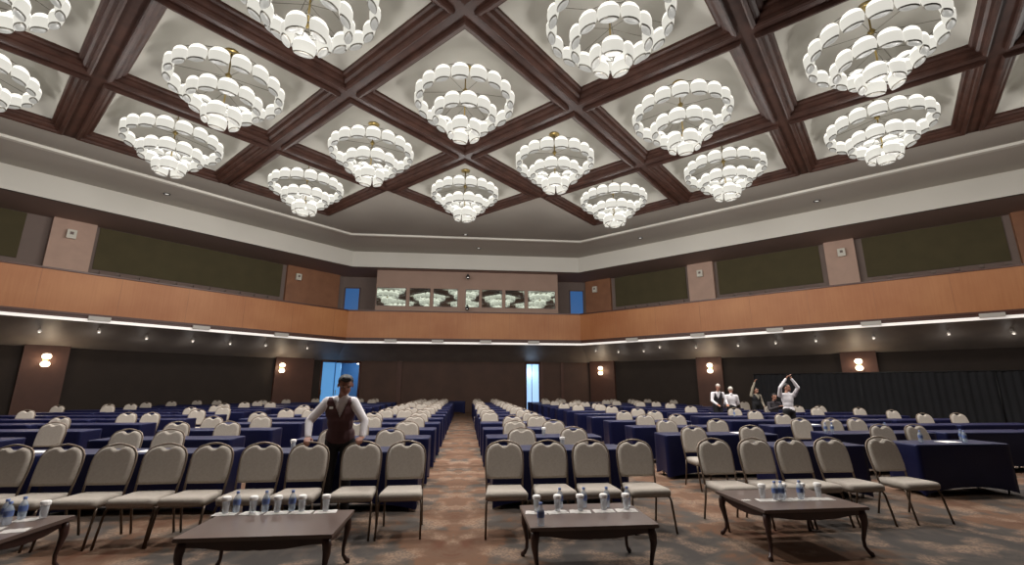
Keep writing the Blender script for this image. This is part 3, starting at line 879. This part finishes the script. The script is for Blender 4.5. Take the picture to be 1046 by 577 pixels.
def glass_cup(x, y, z, where):
    lab = 'drinking glass with white paper cap %s' % where
    if gproto[0] is None:
        t = thing('capped_glass', lab, 'glass', (x, y, z), 0, 'glasses with white paper caps')
        bm = bmesh.new(); lathe(bm, [(.024, .0), (.027, .002), (.034, .125), (.032, .125), (.025, .01), (.001, .008)], 14, cap_top=True); obj('glass_body', bm, M['glass'], t)
        bm = bmesh.new(); lathe(bm, [(.038, .108), (.039, .134), (.03, .142), (.001, .143)], 14); obj('paper_cap', bm, M['paper'], t)
        gproto[0] = t
    else: dup(gproto[0], (x, y, z), 0, lab, 'glasses with white paper caps')
def napkin(x, y, z, where, w=.17, d=.12, rz=0):
    bm = bmesh.new()
    n = 6; vs = {}
    for a in range(n+1):
        for b in range(n+1):
            vs[a, b] = bm.verts.new((-w/2+w*a/n, -d/2+d*b/n, .0015+.003*math.sin(a*1.7+b)**2))
    for a in range(n):
        for b in range(n): bm.faces.new((vs[a, b], vs[a+1, b], vs[a+1, b+1], vs[a, b+1]))
    bmesh.ops.solidify(bm, geom=bm.faces[:], thickness=.001)
    o = obj('napkin', bm, M['paper'], loc=(x, y, z)); o.rotation_euler.z = rz
    tag(o, 'white paper napkin %s' % where, 'napkin', 'paper napkins')

def coffee_table(label, cx, cy, Wd, Dp, rz=0, H=.45):
    t = thing('coffee_table', label, 'coffee table', (cx, cy, 0), rz, 'dark wooden coffee tables')
    hx, hy = Wd/2, Dp/2
    bm = bmesh.new(); box(bm, -hx, hx, -hy, hy, H-.03, H); bmesh.ops.bevel(bm, geom=bm.edges[:], offset=.008, segments=2); obj('tabletop', bm, M['coffee_top'], t)
    # scalloped apron
    bm = bmesh.new(); n = 24
    def apron(p, q):
        P_, Q_ = Vector(p), Vector(q); d = (Q_-P_); nrm = Vector((-d.y, d.x)).normalized()*.009
        pr = []
        for k in range(n+1):
            s = k/n; zb = H-.03-.05-.045*abs(math.sin(2*PI*s))**1.0*(.5+.5*math.cos(2*PI*(s-.5)))-.03*math.exp(-((s-.5)/.08)**2)
            c = P_+d*s; pr.append((c, zb))
        for sg in (1, -1):
            tops = [bm.verts.new((c.x+nrm.x*sg, c.y+nrm.y*sg, H-.03)) for c, zb in pr]
            bots = [bm.verts.new((c.x+nrm.x*sg, c.y+nrm.y*sg, zb)) for c, zb in pr]
            for k in range(n): bm.faces.new((tops[k], tops[k+1], bots[k+1], bots[k]))
            if sg == 1: b1 = bots
            else:
                for k in range(n): bm.faces.new((b1[k], b1[k+1], bots[k+1], bots[k]))
    ix, iy = hx-.05, hy-.05
    apron((-ix, -iy), (ix, -iy)); apron((ix, -iy), (ix, iy)); apron((ix, iy), (-ix, iy)); apron((-ix, iy), (-ix, -iy))
    obj('apron', bm, M['coffee'], t)
    for sx in (-1, 1):
        for sy in (-1, 1):
            bm = bmesh.new(); d = Vector((sx, sy, 0)).normalized()
            b = Vector((sx*(ix-.005), sy*(iy-.005), 0))
            pr = [(.0, H-.035, .034), (.012, H-.09, .038), (.018, H-.15, .032), (.004, H-.23, .022), (-.012, H-.31, .017), (-.008, H-.37, .016), (.018, H-.41, .019), (.04, .022, .024), (.046, .004, .018)]
            tube(bm, [b+d*o+Vector((0, 0, z)) for o, z, r in pr], [r for o, z, r in pr], n=8)
            obj('leg', bm, M['coffee'], t)
    return t
coffee_table('dark wooden coffee table with curved legs left of the aisle, five glasses on it', -1.63, 4.5, 1.2, .76)
coffee_table('dark wooden coffee table with curved legs just right of the aisle', 1.13, 4.52, 1.12, .76)
coffee_table('dark wooden coffee table with curved legs in front of the right group', 3.44, 4.93, 1.12, .86, rz=.02)
coffee_table('dark wooden coffee table cut off by the left edge of the view', -4.12, 4.53, 1.2, .78)
ZT = .451
for n_, x in enumerate((-2.19, -1.95, -1.73, -1.51, -1.29)):
    napkin(x+.01, 4.82, ZT, 'under the %s glass from the left on the left coffee table' % names[n_], w=.2, rz=random.uniform(-.2, .2))
    glass_cup(x, 4.84, ZT+.006, 'on the left coffee table, %s from the left' % names[n_])
for n_, x in enumerate((-2.12, -1.86, -1.62)): bottle(x+.01, 4.87, ZT+.004, 'on the left coffee table, %s from the left' % names[n_])
for n_, x in enumerate((.70, .90, 1.12, 1.35, 1.57)):
    napkin(x-.01, 4.60, ZT, 'under the %s glass from the left on the middle coffee table' % names[n_], w=.2, rz=random.uniform(-.2, .2))
    glass_cup(x, 4.63, ZT+.006, 'on the middle coffee table, %s from the left' % names[n_])
bottle(.67, 4.2, ZT, 'standing alone near the front of the middle coffee table')
for n_, x in enumerate((.95, 1.19, 1.42, 1.63)): bottle(x, 4.76, ZT, 'on middle coffee table behind glasses, %s from left' % names[n_])
for n_, x in enumerate((3.12, 3.36, 3.57, 3.76)):
    napkin(x+.04, 4.86, ZT, 'under the %s glass from the left on the right coffee table' % names[n_], w=.2, rz=random.uniform(-.2, .2))
    glass_cup(x+.05, 4.93, ZT+.006, 'on the right coffee table, %s from the left' % names[n_])
for n_, x in enumerate((3.27, 3.34, 3.55)): bottle(x, 4.86, ZT+.005, 'on the right coffee table, %s from the left' % names[n_])
napkin(2.95, 4.88, ZT, 'lying alone at the left of the right coffee table', w=.09, d=.05)
for n_, (x, y) in enumerate(((-3.62, 4.45), (-3.85, 4.5), (-3.82, 4.78))): napkin(x, y, ZT, 'on the cut-off left coffee table, %s' % ('nearest its right edge', 'in the middle', 'at the back')[n_], rz=.3)
for n_, (x, y) in enumerate(((-3.84, 4.62), (-3.95, 4.72), (-3.88, 4.8))): bottle(x, y, ZT+.006, 'on the cut-off left coffee table, %s of three' % ('nearest', 'middle', 'farthest')[n_])
glass_cup(-3.72, 4.82, ZT+.006, 'on the cut-off left coffee table')
ZT2 = .754
glass_cup(-2.33, 6.85, ZT2, 'on the navy table beside the waiter')
def tray(x, y, where, rz=0):
    bm = bmesh.new(); box(bm, -.15, .15, -.105, .105, 0, .006); o = obj('paper_sheet', bm, M['paper'], loc=(x, y, ZT2)); o.rotation_euler.z = rz
    tag(o, 'white sheet of paper %s' % where, 'paper', 'papers on the navy tables')
tray(-5.6, 6.95, 'on the front navy table at far left'); tray(-4.15, 6.9, 'on the front navy table, left, behind the fifth chair gap'); tray(-2.7, 6.85, 'on the navy table left of the waiter')
glass_cup(1.42, 8.45, ZT2, 'on the second navy table right of aisle'); glass_cup(1.42, 6.85, ZT2, 'on the front navy table right of aisle')
bottle(7.25, 6.95, ZT2, 'on the front right navy table, left end'); bottle(8.15, 7.1, ZT2, 'on the front right navy table, behind the paper'); bottle(7.95, 6.88, ZT2, 'on the front right navy table, beside the paper'); tray(7.72, 6.95, 'beside the bottles on the front right navy table', .2)
bottle(7.0, 8.62, ZT2, 'on the second row right table, left of a pair'); bottle(7.12, 8.6, ZT2, 'on the second row right table, right of a pair'); bottle(8.25, 8.6, ZT2, 'alone on the second row right table')
tray(5.25, 8.65, 'on the second row navy table right of the cross aisle', .1); bottle(8.1, 13.55, ZT2, 'on a navy table near the people at right'); tray(8.1, 10.4, 'on the third row navy table on the right', .1)

# ------------------------------------------------------------------ gallery seats
gs = None
def gallery_seats(side, a0, a1, nm):
    global gs
    n = int((a1-a0)/.72); 
    for k in range(n):
        a = a0+(k+.5)*(a1-a0)/n
        x, y = side_pos(side, a, .42); rz = PI/4 if side == 'L' else -PI/4
        lab = 'greyish gallery seat %s, %s from the left' % (nm, names[k if side == 'L' else n-1-k])
        if gs is None:
            t = thing('gallery_seat', lab, 'seat', (x, y, 5.72), rz, 'seats along the gallery wall')
            bm = bmesh.new(); box(bm, -.3, .3, .02, .12, .38, 1.04); bmesh.ops.bevel(bm, geom=bm.edges[:], offset=.03, segments=2); obj('backrest', bm, M['seat_up'], t)
            bm = bmesh.new(); box(bm, -.28, .28, -.42, .02, .38, .46); bmesh.ops.bevel(bm, geom=bm.edges[:], offset=.03, segments=2); obj('seat', bm, M['seat_up'], t)
            bm = bmesh.new()
            for sx in (-.24, .24): tube(bm, [(sx, -.2, 0), (sx, -.2, .4)], .025, n=6)
            obj('base', bm, M['black'], t)
            gs = t
        else: dup(gs, (x, y, 5.72), rz, lab, 'seats along the gallery wall')
gallery_seats('L', 3.6, 11.8, 'above the left side')
gallery_seats('R', 9.0, 13.6, 'above the right side beside the booth')
gallery_seats('R', 2.2, 7.0, 'above the right side, middle bay')
gallery_seats('R', -4.4, .2, 'above the far right bay')

# ------------------------------------------------------------------ people
def ellipsoid(bm, c, r, rot=None, u=14, v=10):
    ret = bmesh.ops.create_uvsphere(bm, u_segments=u, v_segments=v, radius=1)
    m = Matrix.Diagonal((r[0], r[1], r[2], 1))
    if rot is not None: m = rot.to_4x4() @ m
    m = Matrix.Translation(c) @ m
    bmesh.ops.transform(bm, matrix=m, verts=ret['verts'])
def capsule(bm, p, q, r0, r1):
    p, q = Vector(p), Vector(q); n = 5
    pts = [p+(q-p)*k/n for k in range(n+1)]; rad = [r0+(r1-r0)*k/n for k in range(n+1)]
    tube(bm, pts, rad, n=12); ellipsoid(bm, p, (r0,)*3, u=12, v=8); ellipsoid(bm, q, (r1,)*3, u=12, v=8)
def remeshed(name, bm, m, parent, voxel, smooth=2, cut=None):
    me = bpy.data.meshes.new('tmp'); bm.to_mesh(me); bm.free()
    o = bpy.data.objects.new('tmp', me); COL.objects.link(o)
    md = o.modifiers.new('r', 'REMESH'); md.mode = 'VOXEL'; md.voxel_size = voxel
    sm = o.modifiers.new('s', 'SMOOTH'); sm.iterations = smooth; sm.factor = .5
    dg = bpy.context.evaluated_depsgraph_get(); dg.update()
    me2 = bpy.data.meshes.new_from_object(o.evaluated_get(dg))
    bpy.data.objects.remove(o)
    if cut:
        b2 = bmesh.new(); b2.from_mesh(me2)
        bmesh.ops.delete(b2, geom=[f for f in b2.faces if cut(f.calc_center_median())], context='FACES')
        b2.to_mesh(me2); b2.free()
    me2.name = name; me2.materials.clear(); me2.materials.append(m)
    for p in me2.polygons: p.use_smooth = True
    o2 = bpy.data.objects.new(name, me2); COL.objects.link(o2)
    if parent: o2.parent = parent
    return o2
def hand(bm, wrist, palm_dir, curl_dir, side_dir, s=1.0):
    """palm_dir: wrist->knuckles, curl_dir: way the fingers bend, side_dir: towards the thumb"""
    w = Vector(wrist); a = Vector(palm_dir).normalized(); c = Vector(curl_dir).normalized(); t = Vector(side_dir).normalized()
    for k in range(4):
        off = (1.5-k)*.019*s
        base = w+a*.085*s+t*off; capsule(bm, w+t*off*.6+a*.012*s, base, .013*s, .011*s)
        ln = (.038, .042, .039, .03)[k]*s
        p1 = base+(a*.75+c*.5).normalized()*ln; p2 = p1+(a*.25+c).normalized()*ln*.75; p3 = p2+(c*1-a*.25).normalized()*ln*.5
        capsule(bm, base, p1, .0098*s, .0092*s); capsule(bm, p1, p2, .0092*s, .0085*s); capsule(bm, p2, p3, .0085*s, .0075*s)
    b = w+a*.025*s+t*.028*s; p1 = b+(t*.7+a*.6+c*.3).normalized()*.04*s; p2 = p1+(a*.7+c*.7+t*.1).normalized()*.03*s
    capsule(bm, w+a*.015*s, b, .016*s, .014*s); capsule(bm, b, p1, .0125*s, .011*s); capsule(bm, p1, p2, .011*s, .009*s)
VEST = []
def person(label, J, outfit, voxel=.012, hands=None, hs=1.0):
    """J: joint dictionary in world coordinates; outfit: materials"""
    base = Vector(J['base'])
    t = thing('person', label, 'person', tuple(base))
    g = {k: Vector(v)-base for k, v in J.items() if k != 'base' and k != 'look'}
    look = Vector(J['look']).normalized()
    side = look.cross(Vector((0, 0, 1))).normalized(); up = side.cross(look).normalized()
    R = Matrix((side, look, up)).transposed()
    skin = outfit.get('skin', M['skin'])
    h = g['head']
    def hp(x, y, z): return h+R @ Vector((x*hs, y*hs, z*(1+(hs-1)*.4)))
    def torso(bm, e):
        pel = g['pelvis']; ch = (g['shL']+g['shR'])/2
        sd = (g['shR']-g['shL']).normalized()
        wa = pel.lerp(ch, .4); 
        up_ = (ch-pel).normalized(); fw = sd.cross(up_).normalized()
        Rt = Matrix((sd, fw, up_)).transposed()
        ellipsoid(bm, pel, (.165+e, .115+e, .12+e), Rt); ellipsoid(bm, wa, (.145+e, .105+e, .15+e), Rt)
        ellipsoid(bm, pel.lerp(ch, .72), (.168+e, .115+e, .17+e), Rt); ellipsoid(bm, ch+up_*.0, (.17+e, .09+e, .075+e), Rt)
    def arms(bm, e, cuff=1.0):
        for s_ in ('L', 'R'):
            capsule(bm, g['sh'+s_], g['el'+s_], .052+e, .04+e)
            capsule(bm, g['el'+s_], g['el'+s_].lerp(g['wr'+s_], cuff), .04+e, (.026 if cuff == 1 else .028)+e)
            ch = (g['shL']+g['shR'])/2; capsule(bm, ch.lerp(g['sh'+s_], .4), g['sh'+s_], .06+e, .052+e)
    def legs(bm, e):
        for s_ in ('L', 'R'):
            capsule(bm, g['hip'+s_], g['kn'+s_], .083+e, .055+e); capsule(bm, g['kn'+s_], g['an'+s_]+Vector((0, 0, .03 if e else 0)), .052+e, .036+e)
    # one continuous body
    bm = bmesh.new(); torso(bm, -.012); arms(bm, -.008); legs(bm, -.012)
    capsule(bm, (g['shL']+g['shR'])/2, h-up*.07-look*.015, .058, .052)
    ellipsoid(bm, hp(0, -.008, .025), (.074*hs,  .09*hs,  .088), R); ellipsoid(bm, hp(0, .018, -.045), (.058*hs,  .068*hs,  .07), R)
    ellipsoid(bm, hp(0, .05, -.088), (.028, .026, .022), R)
    ellipsoid(bm, hp(0, .085, -.018), (.013, .02, .026), R); ellipsoid(bm, hp(0, .078, -.055), (.026, .014, .014), R)
    ellipsoid(bm, hp(0, .07, .028), (.05, .018, .014), R)
    for s_ in (-1, 1): ellipsoid(bm, hp(s_*.078, -.008, -.008), (.01, .02, .032), R)
    for s_ in ('L', 'R'):
        an = g['an'+s_]; ellipsoid(bm, an+look.xy.to_3d().normalized()*.06-Vector((0, 0, .045)), (.04, .04, .03))
        if hands and s_ in hands: hand(bm, g['wr'+s_], *hands[s_])
        else:
            d = (g['wr'+s_]-g['el'+s_]).normalized(); hand(bm, g['wr'+s_], d, look, side if s_ == 'L' else -side)
    remeshed('body', bm, skin, t, voxel*.6, 1)
    bm = bmesh.new(); torso(bm, .006); arms(bm, .012, .93)
    capsule(bm, (g['shL']+g['shR'])/2+Vector((0, 0, .02)), h-up*.15-look*.012, .064, .055)
    remeshed('jacket' if outfit.get('jacket') else 'shirt', bm, outfit['top'], t, voxel, 2)
    bm = bmesh.new(); legs(bm, .018); ellipsoid(bm, g['pelvis']-Vector((0, 0, .02)), (.178, .128, .125))
    remeshed('trousers', bm, outfit['bottom'], t, voxel, 2)
    if 'vest' in outfit:
        bm = bmesh.new(); torso(bm, .022)
        pel = g['pelvis']; ellipsoid(bm, pel+Vector((0, 0, .04)), (.185, .135, .12))
        ch = (g['shL']+g['shR'])/2; fwd = look.xy.to_3d().normalized()
        cut = lambda c: ((c-ch).dot(fwd) > .02 and abs((c-ch).dot(fwd.cross(Vector((0, 0, 1))))) < (c.z-(ch.z-.19))*.42) or c.z > ch.z+.06
        t_vest = remeshed('vest', bm, outfit['vest'], t, voxel, 2, cut); VEST.append(t_vest)
    # shoes
    for s_ in ('L', 'R'):
        bm = bmesh.new(); f = look.xy.to_3d().normalized(); an = g['an'+s_]
        capsule(bm, Vector((an.x, an.y, 0))-f*.05+Vector((0, 0, .042)), Vector((an.x, an.y, 0))+f*.13+Vector((0, 0, .034)), .042, .036)
        remeshed('shoe', bm, M['shoe'], t, .012, 1, lambda c: c.z < -.001)
    # hair / cap
    bm = bmesh.new(); ellipsoid(bm, hp(0, -.018, .045), (.083*hs,  .093*hs,  .086), R, 20, 14); 
    if outfit.get('quiff'): ellipsoid(bm, hp(0, .045, .105), (.06, .045, .03), R)
    hm = outfit.get('hairmat', M['hair'])
    inv = R.transposed()
    def cuthair(c):
        q = inv @ (c-h); q.y /= hs; return (q.y > .025 and q.z < .088-.35*(q.y-.025)) or (q.y > -.02 and q.z < .03) or q.z < -.04
    remeshed('cap' if outfit.get('cap') else 'hair', bm, hm, t, .01, 1, cuthair)
    # face details
    for s_ in (-1, 1):
        bm = bmesh.new(); ellipsoid(bm, hp(s_*.03, .079, .008), (.013, .006, .006), R, 8, 6); obj('eye', bm, M['shoe'], t)
        bm = bmesh.new(); ellipsoid(bm, hp(s_*.032, .083, .03), (.02, .006, .004), R, 8, 6); obj('eyebrow', bm, M['hair'], t)
    bm = bmesh.new(); ellipsoid(bm, hp(0, .09, -.056), (.022, .004, .005), R, 8, 6); obj('lips', bm, M['mouth'], t)
    return t, g, R, h, look
# waiter behind the front row
Jw = dict(base=(-1.6, 6.38, 0), head=(-1.535, 6.2, 1.62), look=(.30, -1, -.42), pelvis=(-1.6, 6.40, .97),
          shL=(-1.77, 6.3, 1.41), shR=(-1.44, 6.3, 1.41), elL=(-1.965, 6.27, 1.17), elR=(-1.275, 6.25, 1.17), wrL=(-1.92, 6.135, .985), wrR=(-1.27, 6.165, .985),
          hipL=(-1.69, 6.41, .93), hipR=(-1.51, 6.41, .93), knL=(-1.71, 6.38, .5), knR=(-1.49, 6.38, .5), anL=(-1.72, 6.42, .08), anR=(-1.48, 6.42, .08))
wt, g, R, h, look = person('waiter in maroon vest and white shirt leaning with both hands on chair backs', Jw,
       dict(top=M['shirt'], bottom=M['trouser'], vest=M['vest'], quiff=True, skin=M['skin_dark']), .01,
       hs=1.16, hands={'L': ((.25, -1, -.12), (0, -.15, -1), (1, .2, 0)), 'R': ((-.1, -1, -.12), (0, -.15, -1), (-1, .2, 0))})
bm = bmesh.new(); box(bm, -.022, .022, -.006, .006, -.014, .014); bmesh.ops.bevel(bm, geom=bm.edges[:], offset=.004, segments=2)
o = obj('badge', bm, M['paper'], VEST[0]); o.location = (-.085, -.2, 1.34)
o['label'] = 'white name badge'
bm = bmesh.new(); tube(bm, [(0, 0, 0), (.012, -.02, -.06), (0, -.02, -.12)], [.01, .016, .012], n=6); o = obj('collar', bm, M['shirt'], wt); o.location = (-.02, -.175, 1.455)

# person with pale cap and black vest, standing at right
x, y = 9.35, 16.62
person('person in pale cap, white shirt and black vest standing by the pilaster', dict(base=(x, y, 0), head=(x, y-.1, 1.6), look=(-.4, -1, -.35), pelvis=(x, y+.05, .95),
       shL=(x-.2, y-.02, 1.38), shR=(x+.2, y-.02, 1.38), elL=(x-.27, y-.08, 1.12), elR=(x+.27, y-.08, 1.12), wrL=(x-.2, y-.3, 1.0), wrR=(x+.18, y-.3, 1.0),
       hipL=(x-.09, y+.05, .92), hipR=(x+.09, y+.05, .92), knL=(x-.1, y, .5), knR=(x+.1, y, .5), anL=(x-.1, y+.04, .08), anR=(x+.1, y+.04, .08)),
       dict(top=M['shirt'], bottom=M['trouser'], vest=M['jacket'], hairmat=M['white_cap'], cap=True), .02)
x, y = 9.9, 16.66
person('person in white shirt close beside the pale-capped person, turned away', dict(base=(x, y, 0), head=(x, y-.02, 1.5), look=(.5, 1, -.3), pelvis=(x, y, .93),
       shL=(x+.19, y-.05, 1.28), shR=(x-.19, y+.02, 1.28), elL=(x+.26, y-.02, 1.02), elR=(x-.26, y, 1.02), wrL=(x+.2, y+.2, .92), wrR=(x-.18, y+.2, .92),
       hipL=(x+.09, y, .9), hipR=(x-.09, y, .9), knL=(x+.1, y, .48), knR=(x-.1, y, .48), anL=(x+.1, y, .08), anR=(x-.1, y, .08)),
       dict(top=M['shirt'], bottom=M['trouser'], hairmat=M['white_cap']), .02)
# person in dark clothes, pale sleeve raised
x, y = 11.95, 18.3
person('person in dark clothes reaching one arm up beside the black drape', dict(base=(x, y, 0), head=(x+.02, y-.05, 1.48), look=(.3, -1, -.1), pelvis=(x, y, .93),
       shL=(x-.19, y, 1.27), shR=(x+.19, y, 1.27), elL=(x-.13, y-.05, 1.56), elR=(x+.27, y, 1.0), wrL=(x+.0, y-.05, 1.82), wrR=(x+.2, y-.2, .85),
       hipL=(x-.09, y, .9), hipR=(x+.09, y, .9), knL=(x-.1, y, .48), knR=(x+.1, y, .48), anL=(x-.1, y, .08), anR=(x+.1, y, .08)),
       dict(top=M['grey_sleeve'], bottom=M['trouser'], vest=M['trouser']), .02)
# seated man in dark jacket
x, y = 11.2, 16.24
place_chair(x, y+.16, 0, 'beige chair holding the seated person in a dark jacket', 'chairs at the right side tables', far=True, force=True)
person('seated person in dark jacket with hands together, in front of the drape', dict(base=(x, y-.1, 0), head=(x, y-.2, 1.27), look=(-.1, -1, -.15), pelvis=(x, y-.1, .56),
       shL=(x-.2, y-.12, 1.04), shR=(x+.2, y-.12, 1.04), elL=(x-.28, y-.25, .82), elR=(x+.28, y-.25, .82), wrL=(x-.05, y-.44, .93), wrR=(x+.05, y-.44, .93),
       hipL=(x-.09, y-.12, .55), hipR=(x+.09, y-.12, .55), knL=(x-.12, y-.46, .54), knR=(x+.12, y-.46, .54), anL=(x-.12, y-.36, .08), anR=(x+.12, y-.36, .08)),
       dict(top=M['jacket'], bottom=M['trouser'], jacket=True), .02)
# person in white shirt with both arms raised to the head
x, y = 9.66, 13.25
person('person in white shirt standing with both arms raised over the head', dict(base=(x, y, 0), head=(x+.03, y, 1.6), look=(.6, -.8, .1), pelvis=(x, y, .95),
       shL=(x-.2, y+.05, 1.37), shR=(x+.2, y-.03, 1.37), elL=(x-.26, y-.1, 1.6), elR=(x+.24, y-.2, 1.6), wrL=(x-.08, y-.16, 1.86), wrR=(x+.06, y-.2, 1.86),
       hipL=(x-.09, y, .92), hipR=(x+.09, y, .92), knL=(x-.1, y, .5), knR=(x+.1, y, .5), anL=(x-.1, y, .08), anR=(x+.1, y, .08)),
       dict(top=M['shirt'], bottom=M['trouser']), .02)

# ------------------------------------------------------------------ light
for x, y in ((-7.9, DW+1.0), (-7.6, DW+2.4)): lamp('corridor_light', 'POINT', (x, y, 2.9), 14, (.45, .72, 1), .15)
lamp('doorway_light', 'POINT', (4.5, DW+.9, 2.6), 20, (.7, .85, 1), .2)
for (i, j) in CH:
    cu, cv = cell_center(i, j)
    lamp('chandelier_floor_fill', 'SPOT', W(cu, cv, ZC-2.0), 640, (1, .975, .94), .25, rot=(0, 0, 0), spot=math.radians(108))  # unseen lamp added below the chandelier to brighten floor and chairs
    lamp('chandelier_wall_fill', 'POINT', W(cu, cv, ZC-2.1), 185, (1, .975, .94), .4)  # unseen lamp added in mid-air to brighten upper walls and ceiling band
# spots under the gallery: a weak point lamp hung below each fixture
for k, (side, a, c) in enumerate(spots):
    x, y = W(a, c+.3) if side == 'L' else W(c+.3, a)
    lamp('gallery_spot', 'POINT', (x, y, soffit_z(c+.3)-.5), 1.3, (1, .95, .9), .08)
w = bpy.data.worlds.new('w'); scene.world = w; w.use_nodes = True
w.node_tree.nodes['Background'].inputs[0].default_value = (.8, .8, .85, 1); w.node_tree.nodes['Background'].inputs[1].default_value = .05

# ------------------------------------------------------------------ camera
cd = bpy.data.cameras.new('camera'); co = bpy.data.objects.new('camera', cd); COL.objects.link(co)
yaw, pitch, roll = .09931469, .22570719, .00180304
f = Vector((math.sin(yaw)*math.cos(pitch), math.cos(yaw)*math.cos(pitch), math.sin(pitch)))
r = Vector((math.cos(yaw), -math.sin(yaw), 0)); u = r.cross(f)
r2 = r*math.cos(roll)+u*math.sin(roll); u2 = -r*math.sin(roll)+u*math.cos(roll)
m = Matrix((r2, u2, -f)).transposed().to_4x4(); m.translation = (0, 0, CAMH)
co.matrix_world = m
cd.sensor_width = 36; cd.lens = 465.147/1046*36; cd.clip_end = 200
scene.camera = co
scene.view_settings.view_transform = 'Standard'; scene.view_settings.look = 'None'
scene.view_settings.gamma = 1; scene.view_settings.exposure = .35
try: scene.view_settings.use_curve_mapping = False
except Exception: pass
